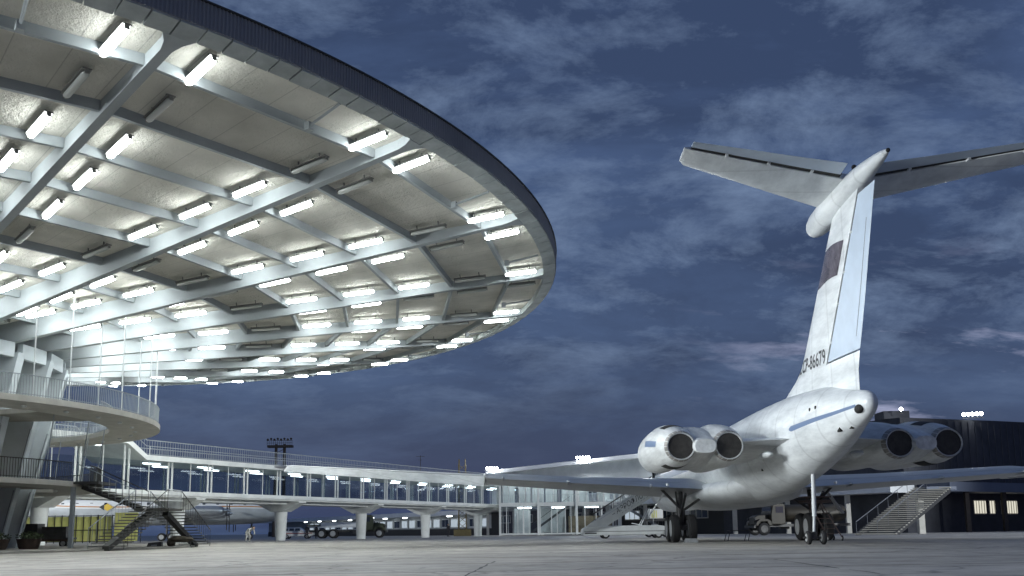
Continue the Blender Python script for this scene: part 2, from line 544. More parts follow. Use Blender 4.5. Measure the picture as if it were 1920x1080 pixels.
class MB:
    """collects shapes; build() links them as ONE mesh object. Coordinates are world unless local=True."""

    def __init__(s):
        s.v = []
        s.f = []

    def add(s, vs, fs):
        o = len(s.v)
        s.v += [tuple(v) for v in vs]
        s.f += [tuple(i + o for i in f) for f in fs]
        return s

    def hexa(s, p):
        """8 points: bottom 0-3, top 4-7 (ccw seen from above)"""
        return s.add(p, [(3, 2, 1, 0), (4, 5, 6, 7), (0, 1, 5, 4), (1, 2, 6, 5), (2, 3, 7, 6), (3, 0, 4, 7)])

    def box(s, c, d, rz=0.0):
        x, y, z = d[0] / 2, d[1] / 2, d[2] / 2
        ca, sa = math.cos(rz), math.sin(rz)
        P = []
        for zz in (-z, z):
            for (a, b) in ((-x, -y), (x, -y), (x, y), (-x, y)):
                P.append((c[0] + a * ca - b * sa, c[1] + a * sa + b * ca, c[2] + zz))
        return s.hexa(P)

    def bar(s, p, q, w, h=None, up=(0, 0, 1)):
        """box beam from p to q, width w, height h (along up)"""
        h = h or w
        p = Vector(p); q = Vector(q)
        d = (q - p).normalized()
        u = Vector(up)
        sd = d.cross(u)
        if sd.length < 1e-4:
            sd = d.cross(Vector((1, 0, 0)))
        sd.normalize()
        u = sd.cross(d).normalized()
        sd = sd * w / 2
        u = u * h / 2
        return s.hexa([p - sd - u, p + sd - u, q + sd - u, q - sd - u, p - sd + u, p + sd + u, q + sd + u, q - sd + u])

    def tube(s, p, q, r, r2=None, n=8, cap=True):
        r2 = r if r2 is None else r2
        p = Vector(p); q = Vector(q)
        d = (q - p).normalized()
        a = d.orthogonal().normalized()
        b = d.cross(a)
        V = []
        for c, rr in ((p, r), (q, r2)):
            for i in range(n):
                t = 2 * PI * i / n
                V.append(c + (a * math.cos(t) + b * math.sin(t)) * rr)
        F = [(i, (i + 1) % n, n + (i + 1) % n, n + i) for i in range(n)]
        if cap:
            F += [tuple(range(n - 1, -1, -1)), tuple(range(n, 2 * n))]
        return s.add(V, F)

    def loft(s, rings, cap=True, closed=True):
        n = len(rings[0])
        V = [p for r in rings for p in r]
        F = []
        for k in range(len(rings) - 1):
            for i in range(n if closed else n - 1):
                j = (i + 1) % n
                F.append((k * n + i, k * n + j, (k + 1) * n + j, (k + 1) * n + i))
        if cap:
            F.append(tuple(range(n - 1, -1, -1)))
            F.append(tuple(range((len(rings) - 1) * n, len(rings) * n)))
        return s.add(V, F)

    def prism(s, poly, z0, z1):
        n = len(poly)
        V = [(x, y, z0) for x, y in poly] + [(x, y, z1) for x, y in poly]
        F = [tuple(range(n - 1, -1, -1)), tuple(range(n, 2 * n))]
        F += [(i, (i + 1) % n, n + (i + 1) % n, n + i) for i in range(n)]
        return s.add(V, F)

    def sphere(s, c, r, nu=12, nv=8, sc=(1, 1, 1)):
        rings = []
        for j in range(1, nv):
            t = PI * j / nv
            rings.append([(c[0] + r * sc[0] * math.sin(t) * math.cos(2 * PI * i / nu),
                           c[1] + r * sc[1] * math.sin(t) * math.sin(2 * PI * i / nu),
                           c[2] - r * sc[2] * math.cos(t)) for i in range(nu)])
        return s.loft(rings)

    def build(s, name, material, parent=None, local=False, smooth=False, bevel=0.0, label=None):
        me = bpy.data.meshes.new(name)
        vs = s.v
        if parent is not None and not local:
            inv = root_matrix(parent).inverted()
            vs = [tuple(inv @ Vector(v)) for v in vs]
        me.from_pydata([tuple(v) for v in vs], [], s.f)
        me.update()
        o = bpy.data.objects.new(name, me)
        COL.objects.link(o)
        if parent is not None:
            o.parent = parent
        me.materials.append(material)
        if smooth:
            for p in me.polygons:
                p.use_smooth = True
            try:
                me.set_sharp_from_angle(angle=R(38))
            except Exception:
                pass
        if bevel > 0:
            b = o.modifiers.new('bevel', 'BEVEL')
            b.width = bevel
            b.segments = 2
            b.limit_method = 'ANGLE'
        if label:
            o['label'] = label
        return o


def copy_tree(o, parent=None):
    c = o.copy()
    COL.objects.link(c)
    c.parent = parent
    for ch in list(o.children):
        if ch.type != 'LIGHT':
            copy_tree(ch, c)
    return c


def text_mesh(txt, size, name, material, parent, mtx, extrude=0.004, italic=0.0, sx=1.0, bold=0.0, remesh=False):
    cu = bpy.data.curves.new(name, 'FONT')
    cu.body = txt
    cu.size = size
    cu.extrude = extrude
    cu.shear = italic
    cu.offset = bold
    cu.resolution_u = 3
    cu.align_x = 'CENTER'
    tmp = bpy.data.objects.new(name, cu)
    COL.objects.link(tmp)
    dg = bpy.context.evaluated_depsgraph_get()
    dg.update()
    me = bpy.data.meshes.new_from_object(tmp.evaluated_get(dg))
    COL.objects.unlink(tmp)
    bpy.data.objects.remove(tmp)
    me.transform(mtx @ Matrix.Diagonal((sx, 1, 1, 1)))
    me.materials.clear()
    me.materials.append(material)
    o = bpy.data.objects.new(name, me)
    COL.objects.link(o)
    o.parent = parent
    return o


def project(x, y, z):
    """pixel (1920 wide) of a world point: only used to skip lamps wholly outside the frame"""
    z = z - CAM_H
    zc = y * math.cos(PITCH) + z * math.sin(PITCH)
    yc = -y * math.sin(PITCH) + z * math.cos(PITCH)
    if zc < 0.5:
        return (-9999, -9999)
    u, v = 1812 * x / zc, -1812 * yc / zc
    return (960 + u * math.cos(ROLL) - v * math.sin(ROLL), 720 + v * math.cos(ROLL) + u * math.sin(ROLL))

# ================================================================== ground
g = MB()
g.add([(-2500, -200, 0), (2500, -200, 0), (2500, 4000, 0), (-2500, 4000, 0)], [(0, 1, 2, 3)])
tag(g.build('apron', M['apron']), kind='structure')

# ================================================================== round terminal
CX, CY = -34.9, 50.9
NB = 24                       # radial beams
PH0 = R(-45.2)                # angle of the first beam in view
DPH = 2 * PI / NB
RIM = 37.3
RIN = 36.65


def pc(r, a, z):
    return (CX + r * math.cos(a), CY + r * math.sin(a), z)


slab_z = lambda r: 10.37 + 0.115 * r
rib_z = lambda r: 10.066 + 0.115 * r
beam_z = lambda r: rib_z(r) - 0.05 - 0.026 * max(0.0, 36.6 - r)

term = thing('round_terminal', (CX, CY, 0), 0,
             'round concrete terminal with a wide brightly lit mushroom canopy on inclined fins and ring balconies',
             'airport terminal')
# roof shell: soffit underneath, flat roof above
mb = MB()
NS = 240
prof = [(6.0, slab_z(6)), (RIN, slab_z(RIN)), (RIN, slab_z(RIN) + 0.35), (6.0, slab_z(6) + 0.35)]
mb.loft([[pc(r, 2 * PI * i / NS, z) for i in range(NS)] for r, z in prof + prof[:1]], cap=False)
mb.build('canopy_soffit', M['soffit'], term, smooth=True)
mb = MB()
mb.prism([pc(RIM - 0.4, 2 * PI * i / 96, 0)[:2] for i in range(96)], 15.06, 15.12)
mb.build('flat_roof', M['slab_grey'], term)
# rim ring of panels (one mesh, joints every 2.5 deg as small gaps)
mb = MB()
NP = 300
for k in range(NP):
    a0 = 2 * PI * k / NP + 0.0006
    a1 = 2 * PI * (k + 1) / NP - 0.0006
    am = (a0 + a1) / 2
    dz = 0.012 * math.sin(k * 2.3)
    def ringpt(a, inner):
        return [pc(RIM - 0.02 if not inner else RIN, a, z) for z in ()]
    z_o, z_i = 14.38 + dz, beam_z(RIN) + 0.01 + dz
    rows = []
    for a in (a0, am, a1):
        rows.append([pc(RIN, a, z_i), pc(RIM - 0.02, a, z_o), pc(RIM - 0.02, a, z_o + 0.12), pc(RIN, a, slab_z(RIN) + 0.2)])
    mb.loft([rows[0], rows[1], rows[2]])
mb.build('rim_panel_ring', M['panel'], term)
# corrugated fascia
mb = MB()
NC = 8000
r1 = []
lo, hi = [], []
for k in range(NC):
    a = 2 * PI * k / NC
    ph = k % 4
    rr = RIM + (0.035 if ph in (0, 1) else 0.0)
    lo.append(pc(rr, a, 14.44))
    hi.append(pc(rr, a, 15.17))
mb.loft([lo, hi, [pc(RIM - 0.12, 2 * PI * k / NC, 15.17) for k in range(NC)],
         [pc(RIM - 0.12, 2 * PI * k / NC, 14.44) for k in range(NC)], lo], cap=False)
mb.build('corrugated_fascia', M['corrugated'], term)
mb = MB()
mb.loft([[pc(r, 2 * PI * i / NS, z) for i in range(NS)] for r, z in
         ((RIM - 0.14, 15.17), (RIM + 0.08, 15.17), (RIM + 0.08, 15.22), (RIM - 0.14, 15.22), (RIM - 0.14, 15.17))], cap=False)
mb.build('roof_coping', M['steel_dark'], term)
# radial beams: tapered, with a haunch at the rim
for k in range(NB):
    a = PH0 + k * DPH
    w = 0.16
    t = (-math.sin(a), math.cos(a))
    mb = MB()
    rows = []
    for r in (7.6, 10.0, 16, 24, 32, 35.9, 36.3, RIN - 0.004):
        zb = beam_z(r)
        ww = w + (0.0 if r < 35.95 else (0.10 if r < 36.4 else 0.30))
        zt = slab_z(r) - 0.003
        c = pc(r, a, 0)
        rows.append([(c[0] - t[0] * ww, c[1] - t[1] * ww, zb), (c[0] + t[0] * ww, c[1] + t[1] * ww, zb),
                     (c[0] + t[0] * ww, c[1] + t[1] * ww, zt), (c[0] - t[0] * ww, c[1] - t[1] * ww, zt)])
    mb.loft(rows)
    mb.build('radial_beam', M['beam'], term)
# ring ribs: straight chords from beam to beam
RIBS = [34.8, 31.7, 28.8, 25.8, 22.9, 19.9, 17.0, 14.1, 11.3]
for r in RIBS:
    mb = MB()
    for k in range(NB):
        a0 = PH0 + k * DPH
        a1 = a0 + DPH
        m_ = 0.165 / r
        p0, p1 = pc(r / math.cos(0) , a0 + m_, 0), pc(r, a1 - m_, 0)
        for (zc, hh, ww) in (((rib_z(r) + slab_z(r)) / 2 - 0.01, slab_z(r) - rib_z(r) + 0.05, 0.15),):
            mb.bar((p0[0], p0[1], zc), (p1[0], p1[1], zc), ww, hh)
    mb.build('ring_rib', M['beam'], term)
# drain pipes crossing the outer bays
for k in range(NB):
    mb = MB()
    a = PH0 + (k + 0.62) * DPH
    p, q = pc(34.9, a, rib_z(34.9) - 0.02), pc(36.5, a - 0.004, rib_z(36.5) + 0.08)
    mb.tube(p, q, 0.05, n=6)
    mb.box((p[0], p[1], p[2] - 0.02), (0.22, 0.22, 0.26), a)
    mb.build('drain_pipe', M['beam'], term)
# inclined fins
for k in range(NB):
    a = PH0 + R(1.2) + k * DPH
    t = (-math.sin(a), math.cos(a))
    mb = MB()
    rows = []
    for z, ro, ri, w in ((0.0, 8.15, 7.2, 0.20), (3.2, 8.85, 7.6, 0.21), (6.7, 9.55, 8.0, 0.22), (9.3, 10.1, 8.3, 0.24),
                         (9.95, 10.25, 7.4, 0.24)):
        ci, co = pc(ri, a, z), pc(ro, a, z)
        rows.append([(ci[0] - t[0] * w, ci[1] - t[1] * w, z), (co[0] - t[0] * w, co[1] - t[1] * w, z),
                     (co[0] + t[0] * w, co[1] + t[1] * w, z), (ci[0] + t[0] * w, ci[1] + t[1] * w, z)])
    mb.loft(rows)
    fin_o = mb.build('inclined_fin', M['fin'], term)
    if k in (2, 3, 4, 5):
        s_ = MB()
        for z0, z1 in ((0.9, 3.1), (3.9, 6.3)):
            f = lambda z: 8.15 + z * 0.21
            p, q = pc(f(z0) - 0.02, a - 0.028, z0), pc(f(z1) - 0.02, a - 0.028, z1)
            s_.bar(p, q, 0.16, 0.06)
        s_.build('cable_trunk', M['rail'], fin_o)
# ring beam on the fins, polygon
mb = MB()
for k in range(NB):
    a0 = PH0 + R(1.2) + k * DPH + 0.026
    a1 = a0 + DPH - 0.052
    for (r, zc, h, w) in ((9.9, 10.1, 0.75, 0.30),):
        p, q = pc(r, a0, zc), pc(r, a1, zc)
        mb.bar(p, q, w, h)
mb.build('ring_beam', M['fin'], term)
# glazed core behind the fins
core = MB()
core.loft([[pc(7.3, 2 * PI * i / 48, z) for i in range(48)] for z in (6.95, 10.0)])
core.build('upper_core_wall', M['wall_green'], term)
core = MB()
core.loft([[pc(6.9, 2 * PI * i / 48, z) for i in range(48)] for z in (3.4, 6.6)])
core.build('middle_core_wall', M['wall_brown'], term)
core = MB()
core.loft([[pc(4.5, 2 * PI * i / 32, z) for i in range(32)] for z in (0.0, 3.1)])
core.build('ground_core_wall', M['wall_brown'], term)
for k in range(0, 9):
    a = PH0 + R(1.2) + (k + 0.5) * DPH
    fr = MB()
    for da in (-0.11, 0.0, 0.11):
        fr.bar(pc(7.42, a + da, 7.1), pc(7.42, a + da, 9.35), 0.07)
    for z in (7.15, 8.1, 9.3):
        fr.bar(pc(7.42, a - 0.11, z), pc(7.42, a + 0.11, z), 0.06, 0.08)
    f_o = fr.build('window_frame', M['rail_white'], term)
    pn = MB()
    pn.bar(pc(7.36, a - 0.1, 8.2), pc(7.36, a + 0.1, 8.2), 0.03, 2.1)
    pn.build('window_pane', M['glass_dark'], f_o)
wl = MB()
for da in (-0.30, -0.24, -0.13):
    wl.bar(pc(6.99, da - 0.03, 4.9), pc(6.99, da + 0.03, 4.9), 0.05, 1.9)
wl.build('lit_doorway', M['win_warm'], term)
wl = MB()
for da in (-0.335, -0.265, -0.205, -0.165, -0.095):
    wl.bar(pc(7.03, da, 3.6), pc(7.03, da, 6.3), 0.08)
wl.build('doorway_frame', M['yellow'], term)


def arc_slab(mb, r0, r1, a0, a1, z0, z1, n):
    full = abs(a1 - a0 - 2 * PI) < 1e-6
    rows = []
    for i in range(n + (0 if full else 1)):
        a = a0 + (a1 - a0) * i / n
        rows.append([pc(r0, a, z0), pc(r1, a, z0), pc(r1, a, z1), pc(r0, a, z1)])
    if full:
        rows.append(rows[0])
    mb.loft(rows, cap=not full)


def ring_railing(r, z, h, a0, a1, step, bar=0.010, mid=None, top=0.022):
    mb = MB()
    n = int(abs(a1 - a0) * r / step)
    for i in range(n + 1):
        a = a0 + (a1 - a0) * i / n
        mb.box((CX + r * math.cos(a), CY + r * math.sin(a), z + h / 2), (bar * 2, bar * 2, h), a)
    rows = []
    m = max(12, int(abs(a1 - a0) * 30))
    for zz, hh in [(z + h, top)] + ([(z + mid, top * .7)] if mid else []) + [(z + 0.08, top * .7)]:
        rows = []
        for i in range(m + 1):
            a = a0 + (a1 - a0) * i / m
            rows.append([pc(r - hh, a, zz - hh), pc(r + hh, a, zz - hh), pc(r + hh, a, zz + hh), pc(r - hh, a, zz + hh)])
        mb.loft(rows)
    return mb


# upper balcony
ub = MB()
arc_slab(ub, 12.5, 15.25, 0, 2 * PI, 6.70, 6.98, 180)
ubo = ub.build('upper_balcony', M['edge'], term, smooth=True)
ub = MB()
arc_slab(ub, 7.5, 12.48, R(-19), R(0), 6.72, 6.96, 14)
ub.build('balcony_bridge', M['slab_grey'], ubo)
ring_railing(15.15, 6.98, 0.95, R(-75), R(120), 0.14).build('balcony_railing', M['rail'], ubo)
ring_railing(12.62, 6.98, 0.95, R(5), R(110), 0.14).build('inner_railing', M['rail'], ubo)
dl = MB()
for i in range(14):
    a = R(-38 + i * 10)
    p = pc(13.9, a, 6.66)
    dl.sphere((p[0], p[1], 6.67), 0.13, 10, 6, (1, 1, 0.6))
dl.build('downlight', M['rail_white'], ubo)
# hanger rods between balcony and canopy
for i in range(0, 11):
    a = R(-52.5 + 7.5 * i + 0.6)
    mb = MB()
    mb.tube(pc(14.98, a, 6.98), pc(14.98, a, slab_z(14.98) - 0.1), 0.035, n=8)
    mb.build('hanger_rod', M['rail_white'], term)
for i in range(0, 8):
    a = R(-30 + 15 * i + 1.2)
    mb = MB()
    mb.tube(pc(12.0, a, 3.5), pc(12.35, a, 6.71), 0.03, n=6)
    mb.build('hanger_rod', M['rail'], term)
# lower balcony
lb = MB()
arc_slab(lb, 10.0, 12.3, 0, 2 * PI, 3.22, 3.48, 150)
lbo = lb.build('lower_balcony', M['edge'], term, smooth=True)
lb = MB()
arc_slab(lb, 6.9, 9.98, R(-60), R(12), 3.24, 3.47, 20)
arc_slab(lb, 6.9, 9.98, R(38), R(200), 3.24, 3.47, 40)
lb.build('balcony_bridge', M['slab_grey'], lbo)
ring_railing(12.2, 3.48, 0.95, R(-80), R(-5.0), 0.15).build('balcony_railing', M['steel_dark'], lbo)
ring_railing(12.2, 3.48, 0.95, R(5.5), R(110), 0.15).build('balcony_railing', M['steel_dark'], lbo)
mb = MB()
mb.bar((-22.75, 50.2, 0.08), (-22.75, 50.2, 3.2), 0.2)
mb.build('support_post', M['beam'], term)
# capital and pier under the balcony
mb = MB()
arc_slab(mb, 15.2, 17.4, 0, 2 * PI, 0.0, 0.09, 120)
arc_slab(mb, 4.6, 15.19, 0, 2 * PI, 0.0, 0.088, 120)
mb.build('terminal_pavement', M['slab_grey'], term)


# ------------------------------------------------ staircase
def flight(parent, b, t, width, n, side, tread_name='tread', lt=0.34):
    """b, t: foot and head points (centre line); side: unit vector across the treads"""
    b, t, side = Vector(b), Vector(t), Vector(side)
    tr = MB()
    run = Vector((t.x - b.x, t.y - b.y, 0))
    d = run.normalized()
    for i in range(n):
        c = b.lerp(t, (i + 0.5) / n)
        c.z = b.z + (t.z - b.z) * (i + 1) / (n + 0.0)
        h = side * width / 2
        e = d * lt / 2
        tr.hexa([c - h - e - Vector((0, 0, .05)), c - h + e - Vector((0, 0, .05)), c + h + e - Vector((0, 0, .05)), c + h - e - Vector((0, 0, .05)),
                 c - h - e, c - h + e, c + h + e, c + h - e])
    tr.build('treads', M['tread'], parent)
    st = MB()
    dz = Vector((0, 0, -0.21))
    st.bar(b + Vector((0, 0, 0.02)), t + dz, 0.30, 0.26)
    st.build('stringer', M['steel_dark'], parent)
    for sgn in (-1, 1):
        hr = MB()
        o = side * (width / 2 - 0.05) * sgn
        up = Vector((0, 0, 0.95))
        hr.tube(b + o + up, t + o + up, 0.026, n=6)
        m = max(3, n // 1)
        for i in range(m + 1):
            p = b.lerp(t, i / m) + o
            hr.bar(p + Vector((0, 0, 0.0)), p + up, 0.018)
        hr.build('handrail', M['rail'] if sgn < 0 else M['steel_dark'], parent)


sc_ = thing('apron_staircase', (-18.6, 51.0, 0), 0,
            'dark open-tread concrete staircase forking from a landing down to the apron beside the round terminal', 'staircase')
LZ = 2.06
flight(sc_, (-18.6, 44.6, 0.08), (-18.6, 50.0, LZ), 1.75, 13, (1, 0, 0))
flight(sc_, (-18.6, 57.2, 0.02), (-18.6, 52.0, LZ), 1.75, 13, (1, 0, 0))
flight(sc_, (-19.5, 51.0, LZ), (-22.6, 51.0, 3.46), 1.9, 9, (0, 1, 0))
mb = MB()
mb.box((-18.6, 51.0, LZ - 0.06), (1.8, 2.0, 0.12))
mb.build('landing', M['tread'], sc_)
mb = MB()
for x, y in ((-19.3, 50.2), (-17.9, 50.2), (-19.3, 51.8), (-17.9, 51.8)):
    pass
mb.tube((-17.75, 50.02, LZ + .95), (-17.75, 51.98, LZ + .95), 0.026, n=6)
for i in range(11):
    y = 50.05 + i * 0.19
    mb.bar((-17.75, y, LZ), (-17.75, y, LZ + .95), 0.018)
mb.build('landing_railing', M['rail_white'], sc_)
mb = MB()
mb.box((-22.0, 51.0, 3.40), (1.3, 2.2, 0.14))
mb.build('top_plate', M['steel_dark'], sc_)

# ------------------------------------------------ canopy lamps
RINGS = [(35.42, 1, 'outermost'), (32.75, 0, 'second'), (29.8, 1, 'third'), (26.9, 1, 'fourth'), (23.9, 1, 'fifth'),
         (21.0, 0, 'sixth'), (18.1, 1, 'seventh'), (15.2, 1, 'eighth'), (12.6, 1, 'ninth'), (9.9, 0, 'tenth')]


def capsule(mb, L, r, zc, n=10, sx=1.0, sz=1.0):
    """rounded bar along local X"""
    rows = []
    for x, k in ((-L / 2, .25), (-L / 2 + r * .25, .72), (-L / 2 + r * .9, 1), (L / 2 - r * .9, 1), (L / 2 - r * .25, .72), (L / 2, .25)):
        rows.append([(x, r * k * math.cos(2 * PI * i / n), zc + r * k * sz * math.sin(2 * PI * i / n)) for i in range(n)])
    mb.loft(rows)


def make_lamp(lit, z=-0.18):
    t = thing('tube_lamp', (0, 0, 0), 0, 'x', 'ceiling light', 'tube lamps under the round canopy')
    m = MB()
    capsule(m, 1.62, 0.115, -0.335, 12, 1, 0.7)
    m.build('diffuser', M['tube_on'] if lit else M['tube_off'], t, local=True, smooth=True)
    m = MB()
    m.box((0, 0, -0.225), (1.70, 0.27, 0.04))
    m.box((-0.5, 0, -0.105), (0.04, 0.04, 0.20))
    m.box((0.5, 0, -0.105), (0.04, 0.04, 0.20))
    m.box((-0.83, 0, -0.31), (0.03, 0.13, 0.14))
    m.box((0.83, 0, -0.31), (0.03, 0.13, 0.14))
    m.build('housing', M['housing'], t, local=True)
    return t


lamp_on, lamp_off = make_lamp(True), make_lamp(False)
used = {True: False, False: False}
ORD = ['first', 'second', 'third', 'fourth', 'fifth', 'sixth', 'seventh', 'eighth', 'ninth', 'tenth', 'eleventh', 'twelfth',
       'thirteenth', 'fourteenth', 'fifteenth', 'sixteenth']
slope = math.atan(0.115)
n_l = 0
for ri, (r, lit, rn) in enumerate(RINGS):
    for k in range(-2, 14):
        for sd in (-1, 1):
            a = PH0 + k * DPH
            off = 1.27
            ang = a + sd * math.asin(off / r)
            rr = r
            x, y, _ = pc(rr, ang, 0)
            z = slab_z(rr) - 0.0
            px_, py_ = project(x, y, z)
            if not (-60 < px_ < 1960 and -40 < py_ < 1100):
                continue
            on = bool(lit)
            if k == 3 and sd == 1 and ri in (0, 2):
                on = False
            if k == 7 and sd == -1 and ri == 4:
                on = False
            src = lamp_on if on else lamp_off
            o = src if not used[on] else copy_tree(src)
            used[on] = True
            o.location = (x, y, z)
            o.rotation_euler = (0, -slope, a)
            kk = k + 1
            beam = ORD[kk - 1] + ' beam' if kk > 0 else ('beam before the first' if kk == 0 else 'beam two before the first')
            o['label'] = '%s tube lamp, %s ring from canopy rim, %s %s' % (
                'glowing' if on else 'unlit', rn, 'before' if sd < 0 else 'past', 'the ' + beam)
            n_l += 1
print('canopy lamps', n_l)

# ================================================================== elevated gallery
P0 = Vector((-23.4, 98.0, 0))
GD = Vector((18.4, 37.0, 0)).normalized()
GN = Vector((GD.y, -GD.x, 0))           # towards the camera side
GS = 13.8
HW = 2.9


def gp(s, n, z):
    return tuple(P0 + GD * s + GN * n + Vector((0, 0, z)))


gal = thing('elevated_gallery', tuple(P0), 0,
            'long raised white gallery with glazed sides and a railed roof terrace on flared round columns', 'walkway')
S0, S1 = -38.0, 50.0
mb = MB()
mb.bar(gp(S0, 0, 4.15), gp(S1, 0, 4.15), HW * 2, 0.36)
mb.bar(gp(S0, 0, 3.90), gp(S1, 0, 3.90), HW * 2 - 0.5, 0.14)
mb.bar(gp(S0, 0, 3.70), gp(S1, 0, 3.70), 2.6, 0.26)
mb.build('floor_deck', M['white_concrete'], gal)
RS = -20.4    # where the roof terrace steps up
mb = MB()
mb.bar(gp(RS, 0, 6.95), gp(S1, 0, 6.95), HW * 2 + 0.5, 0.42)
ZU = 8.45
P = []
for s, z in ((RS, 7.16), (RS - 2.0, ZU), (S0, ZU), (S0, ZU - 0.5), (RS - 2.0, ZU - 0.5), (RS, 6.74)):
    P.append((s, z))
ra = [gp(s, -HW - .25, z) for s, z in P]
rb = [gp(s, HW + .25, z) for s, z in P]
mb.add(ra + rb, [tuple(range(6)), tuple(range(11, 5, -1))] + [(i, i + 6, (i + 1) % 6 + 6, (i + 1) % 6) for i in range(6)])
mb.build('roof_deck', M['white_concrete'], gal)
for i in range(-2, 4):
    s = i * GS
    c = P0 + GD * s
    mb = MB()
    mb.tube((c.x, c.y, 0), (c.x, c.y, 2.85), 0.50, 0.64, n=24)
    co = mb.build('column', M['white_concrete'], gal, smooth=True)
    mb = MB()
    # flared cross-head
    def sec(n, z0, w):
        return [gp(s - w, n, z0), gp(s + w, n, z0), gp(s + w, n, 3.83), gp(s - w, n, 3.83)]
    mb.loft([sec(-2.7, 3.70, .55), sec(-0.7, 2.86, .72), sec(0.7, 2.86, .72), sec(2.7, 3.70, .55)])
    mb.build('column_head', M['white_concrete'], co)
# posts (pairs) and glass on both sides
pst = MB(); pst2 = MB(); rails_ = MB()
i = -24
s = S0 + 1.0
for side, w in ((1, HW - 0.25), (-1, -HW + 0.25)):
    for i in range(-8, 11):
        s = i * GS / 3 + 1.0
        for d in (-0.22, 0.22):
            mb = MB()
            top = 6.74 if s > RS else ZU - .5
            mb.bar(gp(s + d, w, 4.33), gp(s + d, w, top), 0.12, 0.12)
            mb.build('post', M['white_concrete'], gal)
        if side > 0:
            mb = MB()
            mb.bar(gp(s + 2.3, w, 4.33), gp(s + 2.3, w, top), 0.06, 0.06)
            mb.build('slim_post', M['white_concrete'], gal)
for w, nm in ((HW - 0.36, 'front_glazing'), (-HW + 0.36, 'back_glazing')):
    mb = MB()
    mb.add([gp(RS, w, 4.34), gp(S1 - 1, w, 4.34), gp(S1 - 1, w, 6.73), gp(RS, w, 6.73)], [(0, 1, 2, 3)])
    mb.add([gp(S0, w, 4.34), gp(RS - .1, w, 4.34), gp(RS - .1, w, 6.73), gp(S0, w, 6.73)], [(0, 1, 2, 3)])
    mb.build(nm, M['glass'], gal)
# terrace railing: bars, mid rail and top rail on both edges
for w in (HW + 0.1, -HW - 0.1):
    mb = MB()
    def zr(s):
        return 7.17 if s >= RS else (ZU + 0.01 if s <= RS - 2.0 else 7.17 + (ZU - 7.16) * (RS - s) / 2.0)
    n = int((S1 - S0) / 0.28)
    for i in range(n + 1):
        s = S0 + (S1 - S0) * i / n
        p = gp(s, w, zr(s))
        mb.box((p[0], p[1], p[2] + 0.6), (0.025, 0.025, 1.2))
    for h, t in ((1.2, 0.07), (0.72, 0.05)):
        for sa, sb in ((S0, RS - 2.0), (RS - 2.0, RS), (RS, S1)):
            mb.bar(gp(sa, w, zr(sa) + h), gp(sb, w, (7.17 if sb >= RS else ZU) + h), t, t)
    mb.build('terrace_railing', M['rail'], gal)

# lamps inside
gl0 = thing('gallery_lamp', gp(-30, 0.5, 6.70), math.atan2(GD.y, GD.x), 'x', 'ceiling light', 'tube lamps inside the gallery')
mb = MB(); capsule(mb, 1.9, 0.09, -0.10, 8, 1, .7); mb.build('diffuser', M['tube_gal'], gl0, local=True)
mb = MB(); mb.box((0, 0, -0.02), (1.95, 0.16, 0.05)); mb.build('housing', M['housing'], gl0, local=True)
idx = 0
for i in range(-8, 17):
    s = i * 3.1 + 0.6
    n_ = 1.1 if i % 2 == 0 else -1.1
    z = 6.74 if s > RS else ZU - 0.5
    o = gl0 if idx == 0 else copy_tree(gl0)
    o.location = gp(s, n_, z)
    o['label'] = 'glowing tube lamp under the raised gallery roof, %s from the round terminal, %s row' % (
        (ORD + ['seventeenth', 'eighteenth', 'nineteenth', 'twentieth', 'twenty-first', 'twenty-second', 'twenty-third',
                'twenty-fourth', 'twenty-fifth', 'twenty-sixth'])[idx], 'front' if n_ > 0 else 'back')
    idx += 1

# ================================================================== glazed pavilion at the end of the gallery
pv = thing('glazed_pavilion', (6.2, 130, 0), 0,
           'two-storey glazed pavilion with outside steps joined to the far end of the raised gallery', 'pavilion')
X0, X1, YF, YB = -1.8, 14.4, 130.0, 136.0
mb = MB()
for z, h in ((0.25, 0.2), (4.15, 0.5), (7.3, 0.45)):
    mb.box(((X0 + X1) / 2, (YF + YB) / 2, z), (X1 - X0, YB - YF, h))
mb.build('floor_slabs', M['white_concrete'], pv)
mb = MB()
def mull(c, d):
    m_ = MB(); m_.box(c, d); m_.build('mullion', M['white_concrete'], pv)


xs = X0 + 0.1
while xs < X1:
    w = random.choice((0.10, 0.10, 0.22))
    mull((xs, YF + 0.1, 2.1), (w, 0.12, 3.6))
    mull((xs + 0.3, YF + 0.1, 5.75), (w, 0.12, 2.65))
    mull((xs + 0.2, YB - 0.1, 2.1), (w, 0.12, 3.6))
    mull((xs, YB - 0.1, 5.75), (w, 0.12, 2.65))
    xs += random.choice((0.75, 1.1, 1.5))
for x in (X0, 3.3, 8.4, 14.2):
    m_ = MB(); m_.box((x, YF - 0.1, 3.7), (0.3, 0.3, 7.2)); m_.build('corner_post', M['white_concrete'], pv)
mb = MB()
for z0, z1 in ((0.36, 3.89), (4.41, 7.07)):
    mb.add([(X0, YF + .2, z0), (X1, YF + .2, z0), (X1, YF + .2, z1), (X0, YF + .2, z1)], [(0, 1, 2, 3)])
mb.build('glazing', M['glass'], pv)
mb = MB()
mb.box((10.5, 133.5, 1.5), (6.0, 0.2, 2.2))
mb.build('inner_partition', M['tan_wall'], pv)
mb = MB()
for x in (-0.6, 1.5, 3.4, 5.2, 7.4, 9.5, 12.4):
    mb.box((x, 133.2, 5.75), (1.6, 0.2, 2.6))
mb.box((1.2, 133.2, 2.1), (2.2, 0.2, 3.4))
mb.box((5.4, 134.6, 2.1), (3.6, 0.2, 3.4))
mb.build('inner_wall', M['white_concrete'], pv)
mb = MB()
for i in range(16):
    mb.box((2.5 + i * 0.32, 131.8, 0.5 + i * 0.23), (0.34, 1.4, 0.06))
mb.bar((2.3, 131.2, 1.4), (7.6, 131.2, 5.2), 0.06)
mb.bar((2.3, 131.2, 0.4), (7.6, 131.2, 4.1), 0.06, 0.3)
